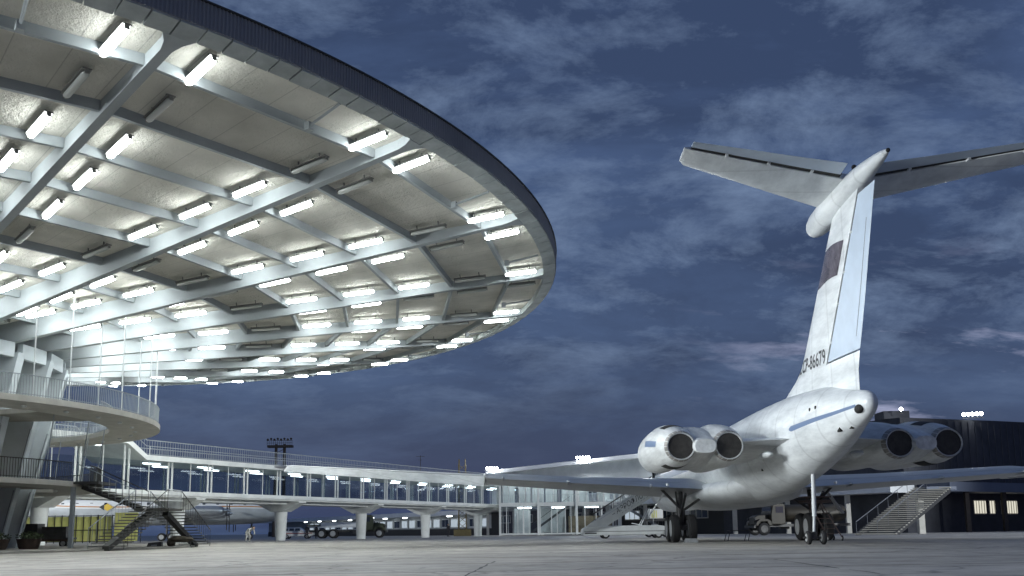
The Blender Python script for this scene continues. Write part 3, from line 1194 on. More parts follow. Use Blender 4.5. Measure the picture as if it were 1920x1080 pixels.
mb.build('inner_stair', M['tread'], pv)
mb = MB()
for i in range(22):
    mb.box((14.0 + i * 0.3, 129.0, 4.2 - i * 0.18), (0.3, 1.3, 0.06))
for yy in (128.3, 129.7):
    mb.bar((13.8, yy, 5.4), (20.5, yy, 1.4), 0.06)
    mb.bar((13.8, yy, 4.2), (20.5, yy, 0.2), 0.08, 0.22)
    for i in range(24):
        mb.bar((13.9 + i * .28, yy, 4.2 - i * .167), (13.9 + i * .28, yy, 5.3 - i * .167), 0.03)
mb.build('outer_stair', M['rail'], pv)
mb = MB()
for i in range(60):
    mb.box((X0 + i * 0.28, YF - 0.2, 4.9), (0.03, 0.03, 1.0))
mb.box(((X0 + X1) / 2, YF - 0.2, 5.42), (X1 - X0, 0.06, 0.05))
mb.build('balcony_railing', M['rail'], pv)
pl0 = None
for i, (x, z) in enumerate([(0, 7.0), (3.2, 7.0), (6.4, 7.0), (9.6, 7.0), (12.6, 7.0), (1.5, 3.85), (6.0, 3.85), (10.5, 3.85)]):
    if pl0 is None:
        pl0 = thing('pavilion_lamp', (x, 131.5, z), 0, 'x', 'ceiling light', 'tube lamps inside the glazed pavilion')
        mb = MB(); capsule(mb, 1.9, 0.10, -0.10, 8, 1, .7); mb.build('diffuser', M['tube_pav'], pl0, local=True)
        mb = MB(); mb.box((0, 0, -0.02), (1.95, 0.16, 0.05)); mb.build('housing', M['housing'], pl0, local=True)
        o = pl0
    else:
        o = copy_tree(pl0)
        o.location = (x, 131.5, z)
    o['label'] = 'glowing tube lamp inside the glazed pavilion, %s from the left on its %s floor' % (ORD[i if i < 5 else i - 5], 'upper' if i < 5 else 'lower')

# ================================================================== long terminal building behind the airliner
BA = Vector((-45.0, 231.0, 0))
BB = Vector((39.8, 97.5, 0))
BD = (BB - BA).normalized()
BN = Vector((-BD.y, BD.x, 0))
if BN.y > 0:
    BN = -BN                             # facing the camera
BL = (BB - BA).length


def bp_(s, n, z):
    return tuple(BA + BD * s + BN * n + Vector((0, 0, z)))


SB = 77.0      # the two-storey part starts here
lowb = thing('low_terminal_wing', bp_(30, 0, 0), 0,
             'long low terminal wing with white canopy and pale windows beyond the gallery columns', 'building')
mb = MB(); mb.bar(bp_(-40, -4, 2.1), bp_(SB - 0.1, -4, 2.1), 8, 4.2); mb.build('wall', M['grey_wall'], lowb)
mb = MB(); mb.bar(bp_(-40, 1.6, 3.95), bp_(SB - 0.1, 1.6, 3.95), 3.2, 0.75); mb.build('canopy', M['fascia_white'], lowb)
mb = MB(); mb.bar(bp_(-40, 0.06, 0.6), bp_(SB - 0.1, 0.06, 0.6), 0.1, 1.2); mb.build('plinth', M['plinth'], lowb)
for i in range(26):
    s = -12 + i * 3.4
    mb = MB(); mb.bar(bp_(s, 0.08, 2.2), bp_(s + 2.5, 0.08, 2.2), 0.14, 1.6); fo = mb.build('window_frame', M['fascia_white'], lowb)
    mb = MB()
    mb.bar(bp_(s + 0.12, 0.17, 2.2), bp_(s + 1.15, 0.17, 2.2), 0.05, 1.3)
    mb.bar(bp_(s + 1.30, 0.17, 2.2), bp_(s + 2.38, 0.17, 2.2), 0.05, 1.3)
    mb.build('window_pane', M['win_cool'] if i % 3 else M['glass_dark'], fo)
lw0 = None
for i in range(9):
    s = -6 + i * 9.0
    loc = bp_(s, 2.2, 3.50)
    if lw0 is None:
        lw0 = thing('canopy_lamp', loc, math.atan2(BD.y, BD.x), 'x', 'ceiling light', 'tube lamps under the low wing canopy')
        mb = MB(); capsule(mb, 1.8, 0.16, -0.08, 8, 1, .6); mb.build('diffuser', M['tube_gal'], lw0, local=True)
        o = lw0
    else:
        o = copy_tree(lw0); o.location = loc
    o['label'] = 'glowing lamp under the white canopy of the low wing, %s from its far left end' % ORD[i]

main = thing('main_terminal_building', bp_(SB + 30, 0, 0), 0,
             'large dark two-storey terminal building with a bright roof edge behind the parked jet airliner', 'building')
mb = MB()
mb.bar(bp_(SB, -15, 5.2), bp_(BL - 0.02, -15, 5.2), 30, 10.4)
mb.build('wall', M['grey_wall'], main)
mb = MB()
mb.bar(bp_(SB - 0.4, 0.35, 10.62), bp_(BL - 1.2, 0.35, 10.62), 1.2, 0.55)
mb.build('roof_edge', M['rim_white'], main)
mb = MB(); mb.bar(bp_(SB, 1.9, 4.35), bp_(BL + 0.5, 1.9, 4.35), 3.8, 0.8); mb.build('canopy', M['fascia_white'], main)
mb = MB(); mb.bar(bp_(SB, 0.05, 1.9), bp_(BL - 0.5, 0.05, 1.9), 0.1, 3.8); mb.build('dark_shopfront', M['plinth'], main)
for i in range(10):
    s = SB + 4 + i * 8.0
    mb = MB(); mb.bar(bp_(s, 3.2, 0), bp_(s, 3.2, 3.95), 0.45, 0.45); mb.build('canopy_post', M['edge'], main)
for i in range(12):
    s = SB + 3 + i * 6.6
    if s > BL - 5:
        break
    mb = MB(); mb.bar(bp_(s, 0.06, 2.6), bp_(s + 3.2, 0.06, 2.6), 0.2, 1.3); fo = mb.build('window_frame', M['edge'], main)
    mb = MB()
    for j in range(3):
        mb.bar(bp_(s + 0.12 + j * 1.05, 0.19, 2.6), bp_(s + 0.98 + j * 1.05, 0.19, 2.6), 0.04, 1.05)
    mb.build('window_pane', M['glass_dark'] if i not in (2, 5) else M['win_cool'], fo)
mb = MB(); mb.bar(bp_(BL - 16.5, 0.04, 6.6), bp_(BL - 9.5, 0.04, 6.6), 0.1, 3.4); mb.build('tan_wall_panel', M['tan_wall'], main)
for (sa, sb) in ((SB + 22, SB + 31), (SB + 36, SB + 50), (BL - 9.2, BL - 0.6)):
    mb = MB(); mb.bar(bp_(sa, 0.05, 6.7), bp_(sb, 0.05, 6.7), 0.12, 1.7); fo = mb.build('window_frame', M['rail_white'], main)
    n = int((sb - sa) / 1.1)
    mb = MB()
    for j in range(n):
        w = (sb - sa) / n
        mb.bar(bp_(sa + j * w + .08, 0.13, 6.7), bp_(sa + (j + 1) * w - .08, 0.13, 6.7), 0.05, 1.4)
    mb.build('window_pane', M['glass_dark'], fo)
# right-hand hall, darker and set at an angle
EA = Vector((38.6, 96.6, 0)); EB = Vector((75, 118.5, 0))
ED = (EB - EA).normalized(); EN = Vector((ED.y, -ED.x, 0))


def ep(s, n, z):
    return tuple(EA + ED * s + EN * n + Vector((0, 0, z)))


hall = thing('dark_hall', ep(10, 0, 0), 0, 'dark windowless hall with a blue-grey canopy over lit ground-floor windows at right edge', 'building')
mb = MB()
rows = []
for s, zt in ((0.5, 11.5), (16, 11.9), (42, 12.4)):
    rows.append([ep(s, -26, 0), ep(s, 0, 0), ep(s, 0, zt), ep(s, -26, zt)])
mb.loft(rows); hw_ = mb.build('wall', M['dark_wall'], hall)
M['cladding'] = mat('cladding_rib', (0.085, 0.088, 0.10), 0.8)
mb = MB()
for i in range(34):
    mb.bar(ep(1.2 + i * 1.15, 0.03, 5.0), ep(1.2 + i * 1.15, 0.03, 11.3 + i * .024), 0.07, 0.07, (1, 0, 0))
mb.build('cladding_ribs', M['cladding'], hw_)
mb = MB(); mb.bar(ep(2.5, 1.8, 4.45), ep(42, 1.8, 4.45), 3.6, 0.95); mb.build('canopy', M['fascia_blue'], hall)
mb = MB(); mb.box(ep(1.9, -2, 11.9), (2.6, 2.6, 0.8)); mb.build('roof_vent', M['dark_wall'], hall)
for i in range(5):
    mb = MB(); mb.bar(ep(6 + i * 6.2, 2.9, 0), ep(6 + i * 6.2, 2.9, 3.97), 0.4, 0.4); mb.build('canopy_post', M['mast_brown'], hall)
for i, (sa, sb, mt) in enumerate(((11.3, 13.4, 'win_warm'), (14.0, 15.0, 'win_warm'), (16.1, 19.0, 'win_warm'), (22, 26, 'win_warm'))):
    mb = MB(); mb.bar(ep(sa, 0.06, 2.55), ep(sb, 0.06, 2.55), 0.1, 1.5); fo = mb.build('window_frame', M['edge'], hall)
    mb = MB(); mb.bar(ep(sa + .08, 0.13, 2.55), ep(sb - .08, 0.13, 2.55), 0.05, 1.3); mb.build('window_pane', M[mt], fo)
    mb = MB()
    for j in range(int((sb - sa) / 0.45)):
        mb.bar(ep(sa + .3 + j * .45, 0.19, 1.9), ep(sa + .3 + j * .45, 0.19, 3.2), 0.10 + 0.08 * (j % 2), 0.03)
    mb.build('curtain', M['wall_green'], fo)

# floodlights on the roofs
fl0 = None
spots = [(bp_(SB + 1, 0.5, 10.85), 'far left end of the long bright roof edge'),
         (bp_(SB + 27, 0.5, 10.85), 'middle of the bright roof edge, left of the engines'),
         (bp_(SB + 42, 0.5, 10.85), 'bright roof edge just left of the airliner engines'),
         (ep(0.8, 0.0, 11.9), 'roof corner right above the starboard engines'),
         (ep(12.4, 0.1, 12.0), 'roof of the dark hall right of the engines')]
for i, (loc, wh) in enumerate(spots):
    small = (i == 3)
    if i == 0 or small:
        t = thing('roof_floodlight', loc, 0, 'x', 'floodlight', None if small else 'floodlight clusters on the terminal roofs')
        for j in range(1 if small else 5):
            x = (j - 2) * 0.42 if not small else 0
            mb = MB()
            mb.tube((x, -0.05, 0.45), (x, -0.16, 0.42), 0.17, 0.17, n=12)
            mb.build('lamp_glass', M['flood'], t, local=True)
        mb = MB()
        for j in range(1 if small else 5):
            x = (j - 2) * 0.42 if not small else 0
            mb.tube((x, 0.18, 0.5), (x, -0.048, 0.45), 0.08, 0.20, n=12)
            mb.box((x, 0.1, 0.2), (0.05, 0.05, 0.4))
        mb.box((0, 0.1, 0.03), (2.1 if not small else 0.3, 0.1, 0.06))
        mb.build('lamp_bracket', M['metal_dark'], t, local=True)
        if not small:
            fl0 = t
        o = t
    else:
        o = copy_tree(fl0); o.location = loc
    if i < 3:
        pl_ = bpy.data.lights.new('cluster_glow', 'POINT')
        pl_.energy = 2600.0
        pl_.color = (0.93, 0.98, 1.0)
        pl_.shadow_soft_size = 0.5
        po_ = bpy.data.objects.new('cluster_glow', pl_)
        COL.objects.link(po_)
        po_.parent = o
        po_.location = (0, -1.6, 0.9)
    d = Vector((0 - loc[0], 0 - loc[1]))
    o.rotation_euler = (0, 0, math.atan2(d.y, d.x) + PI / 2)
    o['label'] = ('single glowing white lamp on the ' if small else 'five glowing white floodlights on the ') + wh

# ================================================================== parked jet airliner
AIR = thing('jet_airliner', (12.0, 50.9, 0), R(-1.1),
            'white four-engined jet airliner with blue stripe and high T-shaped tail parked tail towards the camera', 'airliner')
SR = 30.3


def A(st, s, z):
    """starboard offset, distance behind the nose, height -> local"""
    return (st, SR - s, z)


def ell(s, zc, rw, rh, n=48, e=1.0, off=0.0):
    out = []
    for i in range(n):
        t = 2 * PI * i / n
        c, q = math.cos(t), math.sin(t)
        out.append(A(off + rw * math.copysign(abs(c) ** e, c), s, zc + rh * math.copysign(abs(q) ** e, q)))
    return out


FUS = [(0.0, 3.25, .04, .04), (0.25, 3.28, .42, .42), (0.8, 3.35, .80, .82), (1.6, 3.5, 1.16, 1.20), (2.8, 3.7, 1.5, 1.6),
       (4.5, 3.9, 1.76, 1.9), (7, 4.0, 1.88, 2.05), (12, 4.0, 1.88, 2.05), (20, 4.0, 1.88, 2.05), (27, 4.0, 1.88, 2.05),
       (33, 4.0, 1.88, 2.05), (36, 4.03, 1.86, 2.03), (38.5, 4.09, 1.76, 1.97), (41, 4.22, 1.56, 1.82), (43, 4.33, 1.36, 1.65),
       (45, 4.46, 1.13, 1.41), (46.7, 4.56, .92, 1.15), (48.2, 4.58, .62, .79), (49.3, 4.63, .43, .55), (49.9, 4.66, .31, .41),
       (50.2, 4.68, .20, .26), (50.3, 4.68, .05, .08)]


def interp(tab, s):
    for a, b in zip(tab, tab[1:]):
        if a[0] <= s <= b[0]:
            t = (s - a[0]) / (b[0] - a[0])
            t2 = t
            return [x + (y - x) * t2 for x, y in zip(a, b)]
    return list(tab[-1])


def cr(tab, s):
    """Catmull-Rom through a table"""
    k = 0
    for i in range(len(tab) - 1):
        if tab[i][0] <= s <= tab[i + 1][0]:
            k = i
            break
    p0, p1, p2, p3 = tab[max(k - 1, 0)], tab[k], tab[k + 1], tab[min(k + 2, len(tab) - 1)]
    t = (s - p1[0]) / (p2[0] - p1[0])
    out = []
    for j in range(1, len(p1)):
        d = p2[0] - p1[0]
        m1 = (p2[j] - p0[j]) / max(p2[0] - p0[0], 1e-6) * d
        m2 = (p3[j] - p1[j]) / max(p3[0] - p1[0], 1e-6) * d
        out.append((2 * t ** 3 - 3 * t ** 2 + 1) * p1[j] + (t ** 3 - 2 * t ** 2 + t) * m1 + (-2 * t ** 3 + 3 * t ** 2) * p2[j] + (t ** 3 - t ** 2) * m2)
    return out


mb = MB()
ss = [0, .1, .25, .5, .8, 1.2, 1.6, 2.2, 2.8, 3.6, 4.5, 5.7, 7, 12, 20, 27, 33] + [34 + i * 0.5 for i in range(31)] + [49.3, 49.6, 49.9, 50.05, 50.2, 50.3]
ss = sorted(set(ss))
rings = []
for s in ss:
    zc, rw, rh = cr(FUS, s)
    rings.append(ell(s, zc, max(rw, .02), max(rh, .02), 64))
mb.loft(rings)
fus = mb.build('fuselage', M['plane'], AIR, local=True, smooth=True)


def fus_pt(s, z, side=-1, out=0.0):
    zc, rw, rh = cr(FUS, s)
    k = max(-1, min(1, (z - zc) / rh))
    x = rw * math.sqrt(1 - k * k)
    return (side * (x + out), SR - s, z)


# blue cheatline as a thin skin standing just off the fuselage, both sides
for side in (-1, 1):
    mb = MB()
    rows = []
    for s, z0, z1 in [(s_, 4.02, 4.46) for s_ in [4.5, 6, 7] + [8 + i for i in range(27)]] + []:
        r_ = [fus_pt(s, z0 + (z1 - z0) * j / 4, side, 0.006) for j in range(5)]
        rows.append(r_)
    mb.loft(rows, cap=False, closed=False)
    rows = []
    n = 26
    for i in range(n + 1):
        t = i / n
        s = 44.5 + t * (49.7 - 44.5)
        z0 = 4.22 + 0.24 * t + 0.02
        wd = 0.21 - 0.12 * t
        if i == 0:
            wd = 0.06
        rows.append([fus_pt(s, z0 + 0.12 - wd / 2 + wd * j / 4, side, 0.006) for j in range(5)])
    mb.loft(rows, cap=False, closed=False)
    mb.build('cheatline', M['blue'], fus, local=True)
mb = MB()
for s, z, r_ in ((46.45, 4.88, 0.065), (46.9, 4.9, 0.065)):
    p = fus_pt(s, z, -1, -0.02)
    mb.tube(p, (p[0] - 0.04, p[1], p[2] + 0.0), r_, n=10)
mb.build('round_port', M['matt_black'], fus, local=True)
mb = MB()
p = fus_pt(49.8, 4.60, -1, -0.05)
mb.sphere((p[0], p[1], p[2] - 0.12), 0.22, 12, 8, (0.6, 1.3, 0.7))
mb.build('exhaust_port', M['matt_black'], fus, local=True)
mb = MB()
for s, z, a_, b_ in ((48.1, 3.98, .13, .08), (48.7, 3.98, .10, .04), (40.4, 3.1, .06, .06)):
    p = fus_pt(s, z, -1, -0.03)
    mb.box(p, (0.10, a_ * 2, b_ * 2))
mb.build('access_hatch', M['matt_black'], fus, local=True)
# cabin windows, port side visible portion
w0 = None
for i in range(26):
    s = 7.0 + i * 1.0
    if w0 is None:
        mb = MB()
        mb.box((0, 0, 0), (0.03, 0.24, 0.34))
        w0 = mb.build('cabin_window', M['glass_dark'], fus, local=True, bevel=0.05)
        o = w0
    else:
        o = w0.copy(); COL.objects.link(o); o.parent = fus
    p = fus_pt(s, 4.72, -1, 0.0)
    o.location = p
# door outline: front port door, standing open dark
mb = MB(); p = fus_pt(8.2, 4.1, -1, 0.0)
mb.box((p[0] + .02, p[1], 4.1), (0.08, 0.86, 1.8)); mb.build('front_door', M['matt_black'], fus, local=True)


def foil(n=14):
    """unit airfoil outline: list of (x, t) upper LE->TE and lower back"""
    xs = [0.5 * (1 - math.cos(PI * i / n)) for i in range(n + 1)]
    yt = [5 * (0.2969 * math.sqrt(x) - 0.1260 * x - 0.3516 * x * x + 0.2843 * x ** 3 - 0.1036 * x ** 4) for x in xs]
    return xs, yt


def foil_ring(f0, f1, tc, n=12):
    """closed outline of the part of a foil between chord fractions f0..f1; returns (x, y) unit chord"""
    xs = [f0 + (f1 - f0) * 0.5 * (1 - math.cos(PI * i / n)) for i in range(n + 1)]
    y = lambda x: tc * 5 * (0.2969 * math.sqrt(max(x, 0)) - 0.1260 * x - 0.3516 * x * x + 0.2843 * x ** 3 - 0.1036 * x ** 4)
    up = [(x, y(x)) for x in xs]
    lo = [(x, -y(x)) for x in reversed(xs)]
    if f0 == 0:
        lo = lo[:-1]
    if f1 >= 1:
        lo = lo[1:]
    return up + lo


def wing_ring(side, yy, le, te, z, inc, tc, f0=0.0, f1=1.0, droop=0.0, hinge=0.75):
    out = []
    c = te - le
    for x, t in foil_ring(f0, f1, tc):
        cx, cz = x * c, t * c
        if droop and x > hinge:
            dx = cx - hinge * c
            cz2 = cz - dx * math.tan(droop)
            cx, cz = hinge * c + dx * math.cos(droop), cz2
        # incidence: nose up about the trailing edge
        zz = z + cz + (c - cx) * math.tan(inc)
        out.append(A(side * yy, le + cx, zz))
    return out


def wing_tab(yy):
    le = 20.6 + (yy - 1.9) * 0.797
    if yy < 8:
        te = 32.3 + (yy - 1.9) * 0.10
    else:
        te = 32.91 + (yy - 8) * (39.3 - 32.91) / 13.6
    if yy < 8:
        z = 2.62 + (yy - 1.9) * 0.052
    else:
        z = 2.937 + (yy - 8) * 0.045
    return le, te, z


for side, nm in ((-1, 'port'), (1, 'starboard')):
    HG = 0.76
    mb = MB()
    rows = []
    for yy in (0.8, 1.9, 4, 6, 8, 10.5, 13.25):
        le, te, z = wing_tab(yy)
        rows.append(wing_ring(side, yy, le, te, z, R(2.6), 0.105))
    le, te, z = wing_tab(13.28)
    mb.loft(rows)
    rows = []
    for yy in (13.27, 16, 19, 21.9, 22.35):
        le, te, z = wing_tab(yy)
        k = 1.0
        if yy > 22.0:
            le += 0.6; te -= 0.15
        rows.append(wing_ring(side, yy, le, te, z, R(1.6), 0.10 if yy < 22 else 0.05, 0, HG))
    mb.loft(rows)
    wo = mb.build('wing', M['metal'] if side > 0 else M['plane_wing'] if 'plane_wing' in M else M['metal'], AIR, local=True, smooth=True)
    mb = MB()
    rows = []
    for yy in (13.32, 16, 19, 21.85):
        le, te, z = wing_tab(yy)
        rows.append(wing_ring(side, yy, le, te, z, R(1.6), 0.10, HG + 0.012, 1.0, R(16), HG))
    mb.loft(rows)
    mb.build('aileron', M['plane'], wo, local=True, smooth=True)
    # flap seam: thin dark strip laid in the upper surface
    mb = MB()
    for ya, yb in ((3.2, 7.9), (8.1, 13.1)):
        pa, pb = [], []
        for yy, dst in ((ya, pa), (yb, pb)):
            le, te, z = wing_tab(yy)
            c = te - le
            for f in (0.765, 0.772):
                x, t = f, 0.105 * 5 * (0.2969 * math.sqrt(f) - 0.1260 * f - 0.3516 * f * f + 0.2843 * f ** 3 - 0.1036 * f ** 4)
                dst.append(A(side * yy, le + x * c, z + t * c + (c - x * c) * math.tan(R(2.6)) + 0.006))
        mb.add(pa + pb, [(0, 1, 3, 2)])
    mb.build('flap_seam', M['metal_dark'], wo, local=True)
    # flap track fairings
    mb = MB()
    for yy in (5.0, 9.2, 12.4):
        le, te, z = wing_tab(yy)
        mb.sphere(A(side * yy, te - 0.7, z + 0.02), 0.16, 10, 8, (0.7, 4.5, 0.8))
    mb.build('flap_fairing', M['metal'], wo, local=True, smooth=True)
    mb = MB()
    for yy in (13.25, 4.2):
        le, te, z = wing_tab(yy)
        mb.sphere(A(side * yy, te - 0.12, z + 0.14), 0.09, 8, 6)
    mb.build('static_wick_lamp', M['plane'], wo, local=True)
# wing-to-body fairing
mb = MB()
rows = []
for s, zc, rw, rh in ((17.5, 2.7, .4, .3), (20, 2.55, 2.0, .65), (24, 2.45, 2.5, .75), (30, 2.45, 2.6, .75), (33, 2.5, 2.4, .68), (35.5, 2.6, 1.7, .55), (38.2, 2.75, .5, .3)):
    rows.append(ell(s, zc, rw, rh, 28, 0.9))
mb.loft(rows)
mb.build('wing_fairing', M['plane'], AIR, local=True, smooth=True)

# fin (local plane st=0)
FINT = [(5.0, 38.6, 49.15), (5.9, 39.9, 49.2), (6.15, 40.7, 49.3), (6.498, 41.9, 49.45)]
FINU = [(6.502, 41.9, 49.45), (6.9, 42.75, 49.65), (7.36, 43.32, 49.9), (8.5, 44.45, 50.45), (11.05, 47.0, 51.6), (11.9, 47.85, 52.0)]


def hinge_s(z):
    return 46.55 + (z - 6.5) * (50.42 - 46.55) / (11.56 - 6.5)


def fin_ring(z, le, te, f0, f1, tc):
    c = te - le
    return [A(t * c, le + x * c, z) for x, t in foil_ring(f0, f1, tc)]


tcz = lambda z: 0.095 - 0.004 * (z - 6)
mb = MB()
mb.loft([fin_ring(z, le, te, 0, 1, tcz(z)) for z, le, te in FINT])
rows = []
for z, le, te in FINU:
    rows.append(fin_ring(z, le, te, 0, (hinge_s(z) - le) / (te - le), tcz(z)))
mb.loft(rows)
# join strip between lower and upper part
fin = mb.build('fin', M['plane'], AIR, local=True, smooth=True)
mb = MB()
rows = []
for z, le, te in [(6.56, 42.0, 49.48)] + FINU[1:-1] + [(11.55, 47.5, 51.85)]:
    rows.append(fin_ring(z, le, te, (hinge_s(z) + 0.10 - le) / (te - le), 1.0, tcz(z) * 0.94))
mb.loft(rows)
rud = mb.build('rudder', M['plane_blue'], fin, local=True, smooth=True)
mb = MB()
rows = []
for z, le, te in [(6.56, 42.0, 49.48)] + FINU[1:-1] + [(11.5, 47.5, 51.85)]:
    c = te - le
    h_ = (hinge_s(z) - le) / c
    rows.append(fin_ring(z, le, te, h_ - 0.004, h_ + 0.03, tcz(z) * 0.80))
mb.loft(rows)
mb.build('rudder_gap_shade', M['matt_black'], fin, local=True)  # black filler strip: shade of the rudder hinge gap put into colour
mb = MB()
for z in (7.2, 8.4, 9.35, 10.5):
    s = hinge_s(z)
    mb.sphere(A(-0.17 + (z - 7) * .02, s + 0.02, z), 0.07, 8, 6, (1, 3.0, .7))
mb.build('hinge_fairing', M['plane'], fin, local=True)
mb = MB()
for z in (8.0, 10.2):
    pass
za, zb = 7.0, 10.6
def rud_pt(z, f, out=0.006):
    tab = FINU
    for a, b in zip(tab, tab[1:]):
        if a[0] <= z <= b[0]:
            t = (z - a[0]) / (b[0] - a[0])
            le = a[1] + (b[1] - a[1]) * t
            te = a[2] + (b[2] - a[2]) * t
            break
    c = te - le
    x = f
    y = tcz(z) * 5 * (0.2969 * math.sqrt(x) - 0.1260 * x - 0.3516 * x * x + 0.2843 * x ** 3 - 0.1036 * x ** 4)
    return le, te, y * c, c
def fin_pt(s, z, out=0.006):
    le, te, _, c = rud_pt(z, 0.5)
    x = min(1.0, max(0.0, (s - le) / c))
    y = tcz(z) * c * 5 * (0.2969 * math.sqrt(x) - 0.1260 * x - 0.3516 * x * x + 0.2843 * x ** 3 - 0.1036 * x ** 4)
    return A(-(y + out), s, z)
mb = MB()
for k in range(12):
    z0 = za + (zb - za) * k / 12; z1 = za + (zb - za) * (k + 1) / 12
    q = []
    for z in (z0, z1):
        le, te, _, c = rud_pt(z, .5)
        for ds in (-0.42, -0.39):
            q.append(fin_pt(te + ds, z, 0.002))
    mb.add(q, [(0, 1, 3, 2)])
mb.build('trim_tab_seam', M['metal_dark'], rud, local=True)
# flag painted on the fin: worn dark red field
mb = MB()
nu, nv = 12, 8
V = []
for j in range(nv + 1):
    for i in range(nu + 1):
        u, v = i / nu, j / nv
        sb = 45.35 + (48.25 - 45.35) * u
        st_ = 46.45 + (49.05 - 46.45) * u
        s = sb + (st_ - sb) * v
        zb_ = 9.52 - 0.04 * math.sin(u * 2 * PI) - 0.12 * u
        zt_ = 10.60 + 0.10 * math.sin(u * PI) - 0.16 * u
        z = zb_ + (zt_ - zb_) * v
        V.append(fin_pt(s, z, 0.008))
mb.add(V, [(j * (nu + 1) + i, j * (nu + 1) + i + 1, (j + 1) * (nu + 1) + i + 1, (j + 1) * (nu + 1) + i) for j in range(nv) for i in range(nu)])
M['flag'] = mat('worn_flag_paint', (0.12, 0.105, 0.12), 0.22, var=0.6, vscale=1.6)
mb.build('fin_flag', M['flag'], fin, local=True)
# registration, letters bent onto the skin
reg = text_mesh('CCCP-86679', 0.74, 'registration', M['text'], fin, Matrix.Identity(4), extrude=0.0, sx=0.86, bold=0.012)
me = reg.data
xs = [v.co.x for v in me.vertices]
xm = (min(xs) + max(xs)) / 2
wd = (max(xs) - min(xs))
for v in me.vertices:
    x, y = v.co.x - xm, v.co.y
    s = 44.6 + x * 3.9 / wd
    z = 6.62 + y * 1.02 - 0.02 * (s - 44.5)
    v.co = fin_pt(s, max(6.51, z), 0.006)

# tailplane
for side in (-1, 1):
    mb = MB()
    rows = []
    for yy, le, te, tc in ((0.15, 46.75, 50.95, .10), (2, 48.2, 51.62, .095), (4, 49.78, 52.4, .09), (5.95, 51.3, 53.15, .085), (6.12, 51.65, 53.1, .05)):
        rows.append(wing_ring(side, yy, le, te, 12.38, 0, tc, 0, 0.74))
    mb.loft(rows)
    to = mb.build('tailplane', M['plane'], AIR, local=True, smooth=True)
    mb = MB()
    rows = []
    for yy, le, te, tc in ((0.55, 47.06, 51.1, .10), (2, 48.2, 51.62, .095), (4, 49.78, 52.4, .09), (5.9, 51.26, 53.13, .085)):
        rows.append(wing_ring(side, yy, le, te, 12.40, 0, tc * .92, 0.80, 1.0))
    mb.loft(rows)
    mb.build('elevator', M['plane_blue'], to, local=True, smooth=True)
    mb = MB()
    rows = []
    for yy, le, te, tc in ((0.5, 47.06, 51.1, .10), (2, 48.2, 51.62, .095), (4, 49.78, 52.4, .09), (5.9, 51.26, 53.13, .085)):
        rows.append(wing_ring(side, yy, le, te, 12.39, 0, tc * .7, 0.735, 0.805))
    mb.loft(rows)
    mb.build('elevator_gap_shade', M['matt_black'], to, local=True)  # dark strip painted in for the shade between tailplane and elevator
    for yy in (1.6, 3.2, 4.7):
        mb = MB()
        k = (yy - 0.15) / 5.8
        le = 46.75 + k * 4.55
        c = 4.2 - k * 2.35
        mb.box(A(side * yy, le + c * 0.765, 12.33), (0.08, 0.22, 0.10))
        mb.build('elevator_hinge', M['plane'], to, local=True)
# bullet fairing
mb = MB()
BS = 0.35
BUL = [(44.65, 12.0, .05), (44.8, 12.0, .24), (45.2, 12.0, .38), (46.0, 12.02, .46), (47.5, 12.05, .48), (49, 12.08, .45), (50.5, 12.10, .37), (51.7, 12.09, .25), (52.6, 12.05, .15), (53.05, 12.02, .06), (53.12, 12.02, .01)]
rows = []
for s in [44.65, 44.7, 44.8, 45, 45.2, 45.6, 46, 46.7, 47.5, 48.2, 49, 49.7, 50.5, 51.1, 51.7, 52.2, 52.6, 52.85, 53.05, 53.12]:
    zc, r_ = cr(BUL, s)
    s = s if s > 50 else s + BS * (50 - s) / 5.35
    rows.append(ell(s, zc, max(r_, .01), max(r_, .01) * 1.02, 24))
mb.loft(rows)
bl = mb.build('bullet_fairing', M['plane'], AIR, local=True, smooth=True)
mb = MB(); mb.sphere(A(0, 53.1, 12.02), 0.07, 8, 6)
mb.build('tail_light', M['matt_black'], bl, local=True)
mb = MB(); mb.sphere(A(-.08, 50.3, 12.56), 0.09, 8, 6)
mb.build('beacon', M['matt_black'], bl, local=True)

